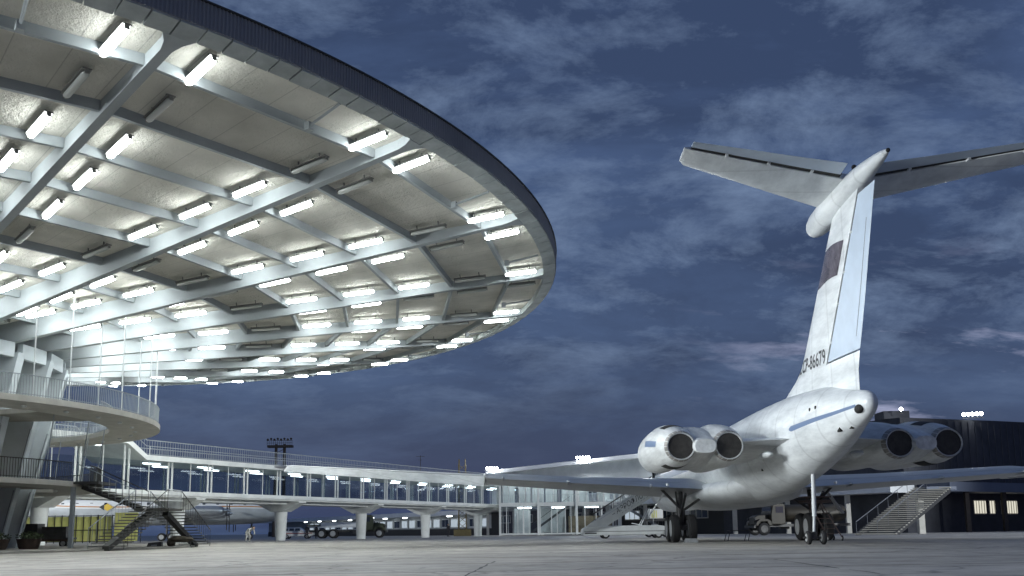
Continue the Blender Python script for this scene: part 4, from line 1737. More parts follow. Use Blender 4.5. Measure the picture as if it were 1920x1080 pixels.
# engines
ES = 1.2
EZ = lambda s: 4.12 - 0.26 * max(0.0, (s - 40.0) / 3.65)
NAC = [(34.2, .70), (34.5, .80), (35.2, .90), (36.5, .95), (38.2, .96), (39.6, .94), (40.6, .87), (41.5, .76), (42.2, .60), (42.45, .54)]
NAC = [(a_ + ES, b_) for a_, b_ in NAC]
for side in (-1, 1):
    pod = None
    # pylon first: parent part of the pod pair
    mb = MB()
    rows = []
    for yy, le, te, tc in ((0.7, 35.4, 44.7, .14), (1.4, 35.6, 44.3, .125), (3.0, 36.0, 43.4, .115)):
        rows.append(wing_ring(side, yy, le, te, 4.02, 0, tc))
    mb.loft(rows)
    pyl = mb.build('engine_pylon', M['plane'], AIR, local=True, smooth=True)
    mb = MB()
    mb.sphere(A(side * 1.75, 43.0, 3.5), 0.2, 12, 8, (1.1, 4.2, 0.75))
    mb.build('pylon_fairing', M['plane'], pyl, local=True, smooth=True)
    for off in (3.30, 5.18):
        mb = MB()
        rows = []
        for i in range(25):
            s = 34.2 + ES + (42.45 - 34.2) * i / 24
            r_ = cr(NAC, s)[0]
            rows.append(ell(s, EZ(s), r_, r_, 36, off=side * off))
        # turn the lip inwards at the nozzle
        rows.append(ell(42.45 + ES, EZ(43.65), .50, .50, 36, off=side * off))
        rows.append(ell(41.2 + ES, EZ(42.4), .46, .46, 36, off=side * off))
        mb.loft(rows, cap=False)
        no = mb.build('engine_nacelle', M['nacelle'], AIR, local=True, smooth=True)
        mb = MB()
        rows = [ell(s + ES, EZ(s + ES), r_, r_, 28, off=side * off) for s, r_ in ((42.40, .492), (41.0, .455), (40.0, .45))]
        mb.loft(rows, cap=True)
        mb.build('exhaust_duct', M['duct'], no, local=True, smooth=True)
        mb = MB()
        for q in range(18):
            t0, t1 = 2 * PI * q / 18 + .02, 2 * PI * (q + 1) / 18 - .02
            pts = []
            for s_, r_ in ((42.95, .672), (43.45, .60), (43.68, .545)):
                pts.append([A(side * off + r_ * math.cos(t), s_, EZ(s_) + r_ * math.sin(t)) for t in (t0, (t0 + t1) / 2, t1)])
            mb.loft(pts, cap=False, closed=False)
        mb.build('nozzle_petals', M['hot_metal'], no, local=True)
        mb = MB()
        mb.loft([ell(s + ES, EZ(s + ES), r_, r_, 16, off=side * off) for s, r_ in ((40.4, .26), (41.2, .22), (41.9, .10), (42.2, .02))])
        mb.build('exhaust_cone', M['metal_dark'], no, local=True, smooth=True)
        if off > 4:
            for up in (1, -1):
                mb = MB()
                rows = []
                for s in (41.2, 41.55, 41.9, 42.25):
                    r_ = cr(NAC, s)[0] + 0.008
                    rows.append([A(side * off + r_ * math.cos(t), s, EZ(s) + up * r_ * math.sin(t)) for t in [R(58 + 8 * j) for j in range(9)]])
                mb.loft(rows, cap=False, closed=False)
                mb.build('reverser_grille', M['matt_black'], no, local=True)
            mb = MB()
            rows = []
            for i in range(8):
                s = 39.8 + i * 0.36
                r_ = cr(NAC, s)[0] + 0.007
                rows.append([A(side * (off + r_ * math.cos(t)), s, EZ(s) + r_ * math.sin(t)) for t in [R(2 + 4 * j - i * 0.3) for j in range(5)]])
            mb.loft(rows, cap=False, closed=False)
            mb.build('nacelle_stripe', M['blue'], no, local=True)
        mb = MB()
        mb.loft([ell(s + ES, EZ(s + ES), r_, r_, 28, off=side * off) for s, r_ in ((34.25, .66), (35.4, .60))], cap=True)
        mb.build('intake', M['matt_black'], no, local=True)
    # fairing between the two nacelles, ending in a blunt edge
    mb = MB()
    rows = []
    for s, w, h in ((34.9, .55, .50), (36.5, .9, .86), (38.5, .95, .90), (40.0, .9, .80), (41.2, .8, .62), (42.0, .62, .40), (42.62, .40, .27)):
        rows.append(ell(s + ES, EZ(s + ES), w, h, 28, 0.75, off=side * 4.25))
    mb.loft(rows)
    mb.build('pod_fairing', M['nacelle'], pyl, local=True, smooth=True)


def wheel(parent, c, r, w, axis_x=True, rim='rim_metal'):
    """tyre with hub on both faces; local coordinates of the thing"""
    prof = [(-w / 2, r * .62), (-w / 2, r * .86), (-w * .36, r * .97), (-w * .15, r), (w * .15, r), (w * .36, r * .97), (w / 2, r * .86), (w / 2, r * .62)]
    n = 28
    rows = []
    for x, rr in prof:
        rows.append([(c[0] + x, c[1] + rr * math.cos(2 * PI * i / n), c[2] + rr * math.sin(2 * PI * i / n)) if axis_x else
                     (c[0] + rr * math.cos(2 * PI * i / n), c[1] + x, c[2] + rr * math.sin(2 * PI * i / n)) for i in range(n)])
    mb = MB(); mb.loft(rows)
    t = mb.build('wheel', M['rubber'], parent, local=True, smooth=True)
    rows = []
    for x, rr in ((-w / 2 - .006, r * .25), (-w / 2 - .012, r * .58), (-w * .3, r * .60), (w * .3, r * .60), (w / 2 + .012, r * .58), (w / 2 + .006, r * .25)):
        rows.append([(c[0] + x, c[1] + rr * math.cos(2 * PI * i / 20), c[2] + rr * math.sin(2 * PI * i / 20)) if axis_x else
                     (c[0] + rr * math.cos(2 * PI * i / 20), c[1] + x, c[2] + rr * math.sin(2 * PI * i / 20)) for i in range(20)])
    mb = MB(); mb.loft(rows)
    mb.build('wheel_rim', M[rim], t, local=True, smooth=True)
    return t


# main gear
for side in (-1, 1):
    x = side * 3.4
    mb = MB()
    mb.tube(A(x, 31.0, 0.75), A(x, 30.8, 2.9), 0.17, 0.20, n=14)
    mb.tube(A(x, 31.0, 0.70), A(x, 31.0, 0.95), 0.24, 0.24, n=14)
    mb.bar(A(x, 30.0, 0.72), A(x, 32.0, 0.72), 0.22, 0.24)
    mb.tube(A(x - 0.55, 30.2, 0.72), A(x + 0.55, 30.2, 0.72), 0.09, n=8)
    mb.tube(A(x - 0.55, 31.8, 0.72), A(x + 0.55, 31.8, 0.72), 0.09, n=8)
    gear = mb.build('main_gear_leg', M['metal_dark'], AIR, local=True, smooth=True)
    mb = MB()
    mb.bar(A(x, 31.0, 1.5), A(x - side * 1.5, 30.9, 2.5), 0.12)
    mb.bar(A(x + side * 1.0, 31.2, 2.75), A(x, 31.1, 1.7), 0.12)
    mb.bar(A(x, 31.1, 1.3), A(x, 33.0, 2.4), 0.11)
    mb.build('gear_brace', M['metal_dark'], gear, local=True)
    mb = MB()
    mb.add([A(x + side * 0.7, 30.6, 2.6), A(x + side * 1.55, 30.6, 1.35), A(x + side * 1.55, 31.1, 1.35), A(x + side * 0.7, 31.1, 2.6)] +
           [A(x + side * 0.74, 30.6, 2.63), A(x + side * 1.59, 30.6, 1.38), A(x + side * 1.59, 31.1, 1.38), A(x + side * 0.74, 31.1, 2.63)],
           [(0, 1, 2, 3), (4, 5, 6, 7), (0, 1, 5, 4), (2, 3, 7, 6), (1, 2, 6, 5), (0, 3, 7, 4)])
    mb.build('gear_door', M['plane'], gear, local=True)
    for dx in (-0.42, 0.42):
        for s in (30.2, 31.8):
            wheel(gear, A(x + dx, s, 0.70), 0.70, 0.42)
# nose gear
mb = MB(); mb.tube(A(0, 6.2, .45), A(0, 6.0, 2.2), 0.12, n=10)
ng = mb.build('nose_gear_leg', M['metal_dark'], AIR, local=True)
for dx in (-0.3, 0.3):
    wheel(ng, A(dx, 6.2, 0.46), 0.46, 0.25)
# tail support strut
mb = MB()
mb.tube(A(0.0, 42.85, 0.38), A(-0.0, 43.05, 1.15), 0.055, n=10)
mb.tube(A(0.0, 43.05, 1.1), A(0.0, 43.2, 2.75), 0.085, n=10)
ts = mb.build('tail_strut', M['rail_white'], AIR, local=True, smooth=True)
mb = MB()
mb.tube(A(-0.42, 42.85, 0.27), A(0.42, 42.85, 0.27), 0.045, n=8)
mb.bar(A(0.0, 42.85, 0.2), A(0.0, 42.85, 0.5), 0.2)
mb.build('strut_axle', M['metal_dark'], ts, local=True)
for dx in (-0.22, 0.36):
    wheel(ts, A(dx, 42.85, 0.27), 0.27, 0.16)
# wheel chocks
ck = thing('wheel_chock', (8.75, 48.4, 0), 0, 'pale metal wheel chock lying between the tyres of the left main gear', 'wheel chock')
mb = MB()
mb.add([(-.35, -.12, 0), (.35, -.12, 0), (.35, .12, 0), (-.35, .12, 0), (-.28, -.02, .2), (.28, -.02, .2), (.28, .04, .2), (-.28, .04, .2)],
       [(0, 1, 2, 3), (4, 5, 6, 7), (0, 1, 5, 4), (1, 2, 6, 5), (2, 3, 7, 6), (3, 0, 4, 7)])
mb.build('chock_block', M['rim_metal'], ck, local=True)
mb = MB(); mb.tube((0, .05, .2), (0.1, .3, .35), .015, n=6); mb.build('chock_handle', M['metal_dark'], ck, local=True)

# ================================================================== boarding-stair vehicle
SV = thing('boarding_stair_truck', (8.2, 76.0, 0), 0,
           'pale grey boarding-stair truck with a lettered white ramp raised towards the airliner front door', 'boarding stairs')


def extrude_profile(mb, prof, y0, y1):
    n = len(prof)
    V = [(x, y0, z) for x, z in prof] + [(x, y1, z) for x, z in prof]
    F = [tuple(range(n)), tuple(range(2 * n - 1, n - 1, -1))] + [(i, i + n, (i + 1) % n + n, (i + 1) % n) for i in range(n)]
    mb.add(V, F)


mb = MB()
extrude_profile(mb, [(-2.9, .25), (-2.98, .45), (-2.9, .75), (-2.55, .93), (-1.2, .98), (2.9, .98), (3.45, .92), (3.62, .72), (3.62, .35), (3.5, .28)], -1.0, 1.0)
mb.build('body', M['stair_grey'], SV, local=True, bevel=0.06)
mb = MB()
mb.box((0.3, -1.008, 0.55), (6.2, 0.02, 0.04)); mb.box((-2.3, -1.008, 0.42), (0.9, 0.02, 0.10))
mb.build('body_trim', M['metal_dark'], SV, local=True)
mb = MB()
for y in (-0.75, 0.62):
    extrude_profile(mb, [(-2.55, .95), (-1.0, .97), (3.2, 3.55), (3.2, 4.25), (2.4, 4.25)], y, y + 0.10)
ro = mb.build('ramp_side', M['stair_grey'], SV, local=True)
mb = MB()
for i in range(20):
    mb.box((-1.9 + i * 0.255, 0, 1.0 + i * 0.150), (0.27, 1.24, 0.05))
mb.build('steps', M['tread'], ro, local=True)
mb = MB()
for y in (-0.70, 0.67):
    mb.tube((-2.0, y, 1.9), (3.2, y, 5.1), 0.03, n=6)
    for i in range(8):
        t = i / 7
        mb.tube((-1.9 + 5.0 * t, y, 1.25 + 3.0 * t), (-1.9 + 5.0 * t, y, 1.95 + 3.1 * t), 0.018, n=5)
mb.build('handrail', M['metal_dark'], ro, local=True)
mb = MB()
mb.bar((-2.3, -0.76, 1.22), (2.6, -0.76, 4.18), 0.02, 0.05, (0, -1, 0))
mb.bar((-1.6, -0.765, 1.45), (0.0, -0.765, 2.42), 0.02, 0.03, (0, -1, 0))
mb.build('blue_pinstripe', M['blue'], ro, local=True)
ang = math.atan2(2.96, 4.9)
mt = Matrix.Translation((0.95, -0.757, 2.58)) @ Matrix.Rotation(-ang, 4, 'Y') @ Matrix.Rotation(PI / 2, 4, 'X')
text_mesh('– АЭРОФЛОТ –', 0.56, 'airline_lettering', M['text'], ro, mt, italic=0.35, sx=0.85)
mt = Matrix.Translation((1.25, -0.757, 2.32)) @ Matrix.Rotation(-ang, 4, 'Y') @ Matrix.Rotation(PI / 2, 4, 'X')
mb = MB()
for k in range(9):
    x = 0.15 + k * 0.24 + (0.25 if k > 3 else 0)
    z = 1.93 + (x - 0.15) * 0.604
    mb.bar((x, -0.76, z), (x + 0.13, -0.76, z + 0.10), 0.012, 0.02, (0, -1, 0))
    mb.bar((x + 0.05, -0.76, z), (x + 0.10, -0.76, z + 0.12), 0.012, 0.02, (0, -1, 0))
mb.build('script_line', M['text'], ro, local=True)
mb = MB()
mb.bar((1.6, -0.6, .97), (2.3, -0.6, 2.3), 0.06); mb.bar((1.6, 0.5, .97), (2.3, 0.5, 2.3), 0.06)
mb.bar((0.9, -0.6, 1.15), (1.7, -0.6, 1.0), 0.06)
mb.build('lift_ram', M['rail_white'], SV, local=True)
mb = MB(); mb.box((2.75, 0.0, 1.02), (0.35, 1.2, 0.08)); mb.box((2.6, -0.5, 1.4), (0.06, 0.06, 0.8)); mb.build('rear_step', M['metal'], SV, local=True)
for x in (-1.15, 2.9):
    for y in (-0.88, 0.88):
        wheel(SV, (x, y, 0.32), 0.32, 0.18, axis_x=False)
# cabin box behind the ramp
cbx = thing('service_box_trailer', (12.2, 84.0, 0), 0, 'small white box trailer with slatted side behind the boarding-stair truck', 'trailer')
mb = MB(); mb.box((0, 0, 1.98), (1.15, 1.2, .82)); bo = mb.build('box', M['car_white'], cbx, local=True, bevel=0.05)
mb = MB()
for i in range(3):
    mb.box((-0.36 + i * 0.18, -0.61, 1.95), (0.09, 0.02, 0.62))
mb.build('side_slat', M['yellow_panel'], bo, local=True)
mb = MB(); mb.box((0, 0, 1.45), (2.2, 1.5, 0.14)); mb.box((-.9, 0, .95), (.1, 1.2, 1.0)); mb.box((.9, 0, .95), (.1, 1.2, 1.0)); mb.build('frame', M['metal_dark'], cbx, local=True)
for x in (-0.7, 0.7):
    wheel(cbx, (x, -0.7, 0.38), 0.38, 0.2, axis_x=False)


# ================================================================== trucks and car
def bonnet_truck(name, loc, rz, label, body_m, flat, sc=1.0, axles=3):
    """bonneted truck, faces local +X"""
    t = thing(name, loc, rz, label, 'truck')
    mb = MB()
    extrude_profile(mb, [(2.3, 1.05), (2.3, 2.95), (2.5, 3.05), (3.35, 3.05), (3.55, 2.95), (3.75, 2.05), (3.75, 1.05)], -1.2, 1.2)
    cab = mb.build('cab', body_m, t, local=True, bevel=0.06)
    mb = MB()
    extrude_profile(mb, [(3.76, 1.05), (3.76, 2.02), (4.9, 1.92), (5.25, 1.75), (5.3, 1.05)], -0.65, 0.65)
    mb.build('bonnet', body_m, t, local=True, bevel=0.06)
    for y in (-1.22, 0.72):
        mb = MB()
        extrude_profile(mb, [(3.7, .95), (3.8, 1.35), (4.1, 1.55), (4.9, 1.55), (5.25, 1.3), (5.35, .95), (5.15, .95), (4.9, 1.35), (4.2, 1.38), (3.95, .95)], y, y + 0.5)
        mb.build('mudguard', body_m, t, local=True)
    mb = MB()
    mb.box((2.9, -1.21, 2.45), (0.75, 0.03, 0.6)); mb.box((2.9, 1.21, 2.45), (0.75, 0.03, 0.6)); mb.box((3.66, 0, 2.5), (0.05, 2.0, 0.55))
    mb.build('cab_window', M['glass_dark'], cab, local=True)
    mb = MB()
    mb.box((5.45, 0, .85), (0.15, 2.3, 0.25)); mb.box((0, 0.45, .95), (9.6, 0.14, .28)); mb.box((0, -0.45, .95), (9.6, 0.14, .28))
    mb.box((1.5, -0.95, .85), (0.9, 0.5, 0.5))
    mb.build('chassis', M['metal_dark'], t, local=True)
    mb = MB()
    for y in (-0.85, 0.85):
        mb.tube((5.2, y, 1.55), (5.32, y, 1.55), 0.13, n=12)
    mb.build('headlight', M['metal_dark'], t, local=True)
    mb = MB()
    if flat:
        mb.box((-1.4, 0, 1.5), (7.0, 2.5, 0.14))
        mb.box((-0.6, 0, 1.85), (5.2, 2.4, 0.5))
        for i in range(6):
            mb.box((-3.0 + i * 0.95, -1.22, 1.85), (0.05, 0.04, 0.5))
        mb.build('load_bed', M['fascia_white'], t, local=True)
        mb = MB(); mb.box((-4.2, 0, 1.6), (1.4, 2.4, 0.4)); mb.build('tail_board', M['truck_green'], t, local=True)
    else:
        rows = []
        for x in (-4.2, -4.0, 1.9, 2.1):
            k = 0.9 if x in (-4.2, 2.1) else 1.0
            rows.append([(x, 1.15 * k * math.cos(2 * PI * i / 20), 2.1 + .85 * k * math.sin(2 * PI * i / 20)) for i in range(20)])
        mb.loft(rows)
        mb.build('tank', body_m, t, local=True, smooth=True)
    for x in ([4.5, -1.6, -3.1] if axles == 3 else [4.5, -2.2]):
        for y in (-1.02, 1.02):
            wheel(t, (x, y, 0.62), 0.62, 0.36, axis_x=False, rim='rim_metal' if flat else 'metal_dark')
    if sc != 1.0:
        t.scale = (sc, sc, sc)
    return t


bonnet_truck('six_wheel_truck', (-22.5, 131.0, 0), R(3), 'dark green six-wheel lorry with pale load boards parked behind the gallery columns', M['truck_green'], True)
bonnet_truck('airfield_tanker', (26.0, 88.0, 0), R(190), 'tan bonneted tanker lorry half hidden behind the airliner landing gear', M['truck_tan'], False, 0.92, 2)

car = thing('estate_car', (-29.0, 131.0, 0), R(2), 'white estate car with a red side stripe parked behind a white gallery column', 'car')
mb = MB()
extrude_profile(mb, [(-2.1, .45), (-2.15, .75), (-2.05, 1.0), (2.0, .92), (2.15, .8), (2.2, .45), (1.8, .32), (-1.8, .32)], -.82, .82)
cb = mb.build('body', M['car_white'], car, local=True, bevel=0.06)
mb = MB()
rows = []
for z, xa, xb, w in ((.98, -2.02, 1.05, .76), (1.42, -1.75, .42, .64), (1.50, -1.6, .3, .60)):
    rows.append([(xa, -w, z), (xb, -w, z), (xb, w, z), (xa, w, z)])
mb.loft(rows); mb.build('roof', M['car_white'], car, local=True, bevel=0.04)
mb = MB()
for xa, xb in ((-1.75, -1.15), (-1.0, -.35), (-.22, .5)):
    mb.add([(xa, -.757, 1.04), (xb, -.757, 1.04), (xb - (.12 if xb > .3 else 0), -.67, 1.38), (xa + .06, -.67, 1.38)], [(0, 1, 2, 3)])
mb.build('side_window', M['glass_dark'], car, local=True)
mb = MB(); mb.box((0, -.835, .72), (4.2, .02, .10)); mb.build('side_stripe', M['red'], cb, local=True)
mb = MB(); mb.tube((2.17, -.6, .68), (2.22, -.6, .68), .1, n=10); mb.tube((2.17, .6, .68), (2.22, .6, .68), .1, n=10); mb.build('headlight', M['rim_metal'], car, local=True)
for x in (-1.3, 1.35):
    for y in (-.74, .74):
        wheel(car, (x, y, .32), .32, .18, axis_x=False)

# ================================================================== turboprop beyond the stairs
TP = thing('turboprop_airliner', (-46.0, 118.0, 0), R(13), 'silver and white turboprop airliner with an orange stripe parked behind the terminal stairs', 'airliner')
# local: +X towards the nose, length 36 m, nose at x=+18
TF = [(-18, 4.6, .15, .2), (-14, 4.25, .75, .85), (-9, 3.8, 1.35, 1.4), (-4, 3.55, 1.6, 1.6), (6, 3.5, 1.62, 1.62), (12, 3.5, 1.6, 1.6), (14.5, 3.42, 1.4, 1.42),
      (16.4, 3.25, 1.0, 1.02), (17.5, 3.15, .55, .56), (18.0, 3.1, .12, .12)]
mb = MB()
rows = []
for i in range(49):
    x = -18 + 36 * i / 48
    zc, rw, rh = cr(TF, x)
    rows.append([(x, rw * math.cos(2 * PI * j / 36), zc + rh * math.sin(2 * PI * j / 36)) for j in range(36)])
mb.loft(rows)
M['tp_grey'] = mat('aircraft_grey_skin', (0.36, 0.38, 0.39), 0.4, var=0.15, vscale=0.8)
tf = mb.build('fuselage', M['tp_grey'], TP, local=True, smooth=True)


def tstrip(z0, z1, x0, x1, name, m, out):
    mb = MB(); rows = []
    n = 40
    for i in range(n + 1):
        x = x0 + (x1 - x0) * i / n
        zc, rw, rh = cr(TF, x)
        r_ = []
        for j in range(7):
            z = z0 + (z1 - z0) * j / 6 + (zc - 3.5) * 0.75
            k = max(-1, min(1, (z - zc) / rh))
            r_.append((x, -(rw * math.sqrt(max(0, 1 - k * k)) + out), z))
        rows.append(r_)
    mb.loft(rows, cap=False, closed=False)
    return mb.build(name, m, tf, local=True, smooth=True)


tstrip(3.85, 4.95, -15, 15.5, 'white_upper_skin', M['car_white'], 0.012)
tstrip(4.02, 4.14, -14, 15.2, 'orange_stripe', M['orange'], 0.022)
for i in range(16):
    mb = MB()
    x = -11 + i * 1.6
    mb.tube((x, -1.62, 4.42), (x, -1.30, 4.42), 0.17, n=12) if False else mb.box((x, -1.36 if x > -4 else -1.2, 4.42), (.32, .12, .36))
    mb.build('cabin_window', M['glass_dark'], tf, local=True)
# round badge on the fuselage: yellow and grey lozenge
mb = MB()
mb.add([(-2.75, -1.665, 3.62), (-2.1, -1.665, 4.08), (-2.75, -1.60, 4.52), (-3.1, -1.64, 4.3), (-3.1, -1.665, 3.85)], [(0, 1, 2, 3, 4)])
M['badge_yellow'] = mat('badge_yellow', (0.62, 0.42, 0.05), 0.5)
mb.build('badge', M['badge_yellow'], tf, local=True)
mb = MB()
mb.add([(-3.7, -1.665, 4.08), (-3.12, -1.665, 3.70), (-3.12, -1.61, 4.45)], [(0, 1, 2)])
mb.build('badge_panel', M['metal_dark'], tf, local=True)
for side in (-1, 1):
    mb = MB(); rows = []
    for yy, le, te, z in ((0.8, 8.0, 2.2, 2.7), (8, 7.3, 3.1, 3.0), (18.5, 6.0, 3.8, 3.6)):
        c = le - te
        rows.append([(le - x * c, side * yy, z + t * c) for x, t in foil_ring(0, 1, .13)])
    mb.loft(rows)
    wo = mb.build('wing', M['metal'], TP, local=True, smooth=True)
    for yy, z in ((4.6, 3.15), (9.6, 3.35)):
        mb = MB(); rows = []
        for x, r_ in ((2.8, .12), (4.4, .42), (6.9, .58), (10.0, .60), (10.8, .52), (11.0, .38)):
            rows.append([(x, side * yy + r_ * math.cos(2 * PI * j / 18), z + r_ * math.sin(2 * PI * j / 18)) for j in range(18)])
        mb.loft(rows)
        no = mb.build('engine_nacelle', M['metal'], TP, local=True, smooth=True)
        mb = MB(); mb.tube((11.02, side * yy, z), (11.9, side * yy, z), .36, .04, n=14)
        so = mb.build('spinner', M['metal'], no, local=True, smooth=True)
        mb = MB()
        for q in range(4):
            a = q * PI / 2 + 0.2
            d = Vector((0, math.cos(a), math.sin(a)))
            c0 = Vector((11.4, side * yy, z))
            p, q2 = c0 + d * .25, c0 + d * 2.2
            mb.bar(p, q2, 0.22, 0.06, up=(1, 0.3, 0))
        mb.build('propeller_blades', M['metal_dark'], so, local=True)
mb = MB(); rows = []
for z, le, te in ((4.6, -10.8, -17.0), (6.2, -13.4, -17.2), (10.0, -16.0, -18.2)):
    c = le - te
    rows.append([(le - x * c, t * c, z) for x, t in foil_ring(0, 1, .09)])
mb.loft(rows); mb.build('fin', M['metal'], TP, local=True, smooth=True)
mb = MB(); rows = []
for yy in (-5.8, 0, 5.8):
    le, te = (-14.2, -17.2) if yy == 0 else (-15.8, -17.4)
    c = le - te
    rows.append([(le - x * c, yy, 4.9 + t * c) for x, t in foil_ring(0, 1, .09)])
mb.loft(rows); mb.build('tailplane', M['metal'], TP, local=True, smooth=True)
mb = MB(); mb.tube((13.6, 0, .4), (13.9, 0, 2.2), .1, n=8); ng = mb.build('nose_gear_leg', M['metal_dark'], TP, local=True)
for dy in (-.22, .22):
    wheel(ng, (13.6, dy, .40), .40, .2, axis_x=False)
for side in (-1, 1):
    mb = MB(); mb.tube((4.4, side * 4.6, .5), (4.4, side * 4.6, 2.8), .12, n=8); mg = mb.build('main_gear_leg', M['metal_dark'], TP, local=True)
    for dx in (-.55, .55):
        for dy in (-.3, .3):
            wheel(mg, (4.4 + dx, side * 4.6 + dy, .47), .47, .25, axis_x=False)

# ================================================================== yellow screen fence
fn = thing('yellow_screen_fence', (-38.5, 84.0, 0), 0, 'yellow panelled screen fence in a black frame under the lower balcony', 'fence')
mb = MB()
mb.box((-38.9, 84.0, 1.3), (8.6, 0.08, 2.1)); mb.box((-33.2, 83.6, 1.45), (2.0, 0.08, 2.4))
mb.build('yellow_panels', M['yellow_panel'], fn)
mb = MB()
for i in range(19):
    mb.box((-43.2 + i * 0.62, 83.9, 1.3), (0.05 if i % 4 else 0.11, 0.06, 2.4))
for z in (0.22, 1.2, 2.42):
    mb.box((-38.0, 83.88, z), (10.8, 0.06, 0.07))
mb.build('frame', M['steel_dark'], fn)

# ================================================================== flood mast, antenna, yellow lattice mast
fm = thing('floodlight_mast', (-51.0, 210.0, 0), 0, 'tall unlit floodlight mast with a wide lamp platform on two poles beyond the gallery', 'floodlight mast')
mb = MB()
for dx in (-1.0, 1.0):
    mb.tube((-50.6 + dx, 210, 0), (-50.6 + dx * .9, 210, 20), 0.42, 0.30, n=10)
for z in range(2, 19, 2):
    mb.bar((-51.5, 210, z), (-49.7, 210, z + 1), .1)
mb.build('poles', M['mast_brown'], fm)
mb = MB()
mb.box((-50.6, 210, 19.5), (5.4, 1.6, 0.5))
for z in (20.2, 20.7):
    mb.box((-50.6, 209.2, z), (5.6, 0.06, 0.08))
for i in range(13):
    mb.box((-53.3 + i * .45, 209.2, 20.2), (.06, .06, 1.1))
pf = mb.build('platform', M['mast_brown'], fm)
for i in range(8):
    mb = MB(); x = -53.1 + i * .72
    mb.tube((x, 209.2, 21.0 + (i % 2) * .15), (x, 208.9, 20.9 + (i % 2) * .15), .16, .27, n=10)
    mb.tube((x, 209.2, 20.7), (x, 209.2, 21.0), .04, n=5)
    mb.build('lamp_head', M['mast_brown'], fm)
an = thing('roof_antenna', (-17.7, 185.0, 4.3), 0, 'thin crossbar antenna standing up beyond the gallery roof', 'antenna')
mb = MB(); mb.tube((-17.7, 185, 4.3), (-17.7, 185, 15.2), .06, .05, n=6); mb.build('pole', M['mast_brown'], an)
mb = MB(); mb.bar((-18.6, 185, 15.0), (-16.9, 185, 15.0), .06); mb.bar((-18.2, 185, 14.3), (-17.4, 185, 14.3), .05); mb.build('crossbar', M['mast_brown'], an)
lm = thing('yellow_lattice_mast', (-7.9, 150.5, 0), 0, 'narrow yellow-brown lattice mast rising behind the gallery next to its last white column', 'lattice mast')
mb = MB()
cn = [(-8.5, 150), (-7.3, 150), (-7.3, 151.2), (-8.5, 151.2)]
for x, y in cn:
    mb.bar((x, y, 0), (x + (-7.9 - x) * .2, y, 11.8), .12)
for z in range(0, 11):
    for (a_, b_) in ((0, 1), (1, 2), (2, 3), (3, 0)):
        mb.bar((cn[a_][0], cn[a_][1], z), (cn[b_][0], cn[b_][1], z + 1), .07)
mb.build('lattice', M['yellow'], lm)
mb = MB(); mb.box((-7.9, 150.6, .5), (2.6, 2.0, 1.0)); mb.build('base_frame', M['yellow'], lm)

# ================================================================== wheeled maintenance ladder under the tail
ld = thing('maintenance_ladder', (15.3, 47.6, 0), 0, 'dark wheeled maintenance step-stand with a top guard rail behind the tail strut', 'step ladder')
mb = MB()
for dx in (0, 1.0):
    for dy in (0,):
        mb.bar((14.6 + dx * .6, 48.5, 2.1), (15.5 + dx * .68, 48.2, .12), .05)
        mb.bar((14.9 + dx * .6, 49.5, 2.1), (15.5 + dx * .68, 49.6, .12), .05)
for i in range(7):
    z = .35 + i * .25
    x = 15.45 - (z - .12) * .45
    mb.box((x + .32, 48.4, z), (.66, .18, .03))
mb.build('ladder_frame', M['ladder_red'], ld)
mb = MB()
for y in (48.3, 49.3):
    mb.tube((14.45, y, 2.16), (15.75, y, 2.16), .035, n=6)
    mb.tube((14.45, y, 1.98), (15.75, y, 1.98), .035, n=6)
for x in (14.45, 15.75):
    mb.tube((x, 48.3, 2.16), (x, 49.3, 2.16), .035, n=6)
mb.box((15.1, 48.8, 1.9), (1.3, 1.0, .05))
mb.build('platform_rail', M['ladder_red'], ld)
for dx in (0.2, 0.88):
    wheel(ld, (dx, 0.65, 0.13), 0.13, 0.06)
    wheel(ld, (dx, 1.95, 0.13), 0.13, 0.06)
st_ = thing('low_tool_stand', (10.6, 44.6 + 6, 0), 0, 'low bent-tube stand on the apron beneath the airliner belly', 'stand')
mb = MB()
for dx in (0, 1.05):
    mb.tube((11.2 + dx, 50.6, .55), (11.05 + dx, 50.6, .02), .02, n=5)
    mb.tube((11.2 + dx, 51.4, .55), (11.05 + dx, 51.4, .02), .02, n=5)
    mb.tube((11.2 + dx, 50.6, .55), (11.2 + dx, 51.4, .55), .02, n=5)
mb.build('legs', M['metal_dark'], st_)
mb = MB(); mb.tube((11.2, 50.6, .55), (12.25, 50.6, .55), .02, n=5); mb.tube((11.2, 51.4, .55), (12.25, 51.4, .55), .02, n=5); mb.build('top_rails', M['metal_dark'], st_)

# external stair at the right
es = thing('outer_staircase', (29, 77, 0), 0, 'wide grey metal staircase rising to the blue-grey canopy of the dark hall', 'staircase')
b_, t_ = Vector((28.3, 76.5, 0.1)), Vector((36.6, 85.0, 3.95))
dd = Vector((t_.x - b_.x, t_.y - b_.y, 0)).normalized()
sd_ = Vector((0.96, -0.28, 0)).normalized()
mb = MB()
for i in range(24):
    c = b_.lerp(t_, i / 23)
    h = sd_ * 1.5
    e = dd * .17
    up = Vector((0, 0, .04))
    mb.hexa([c - h - e - up, c + h - e - up, c + h + e - up, c - h + e - up, c - h - e + up, c + h - e + up, c + h + e + up, c - h + e + up])
mb.build('treads', M['slab_grey'], es)
mb = MB()
for k in (-1, 1):
    o_ = sd_ * 1.42 * k
    mb.bar(b_ + o_ + Vector((0, 0, -.1)), t_ + o_ + Vector((0, 0, -.25)), .12, .36)
mb.build('stringer', M['plinth'], es)
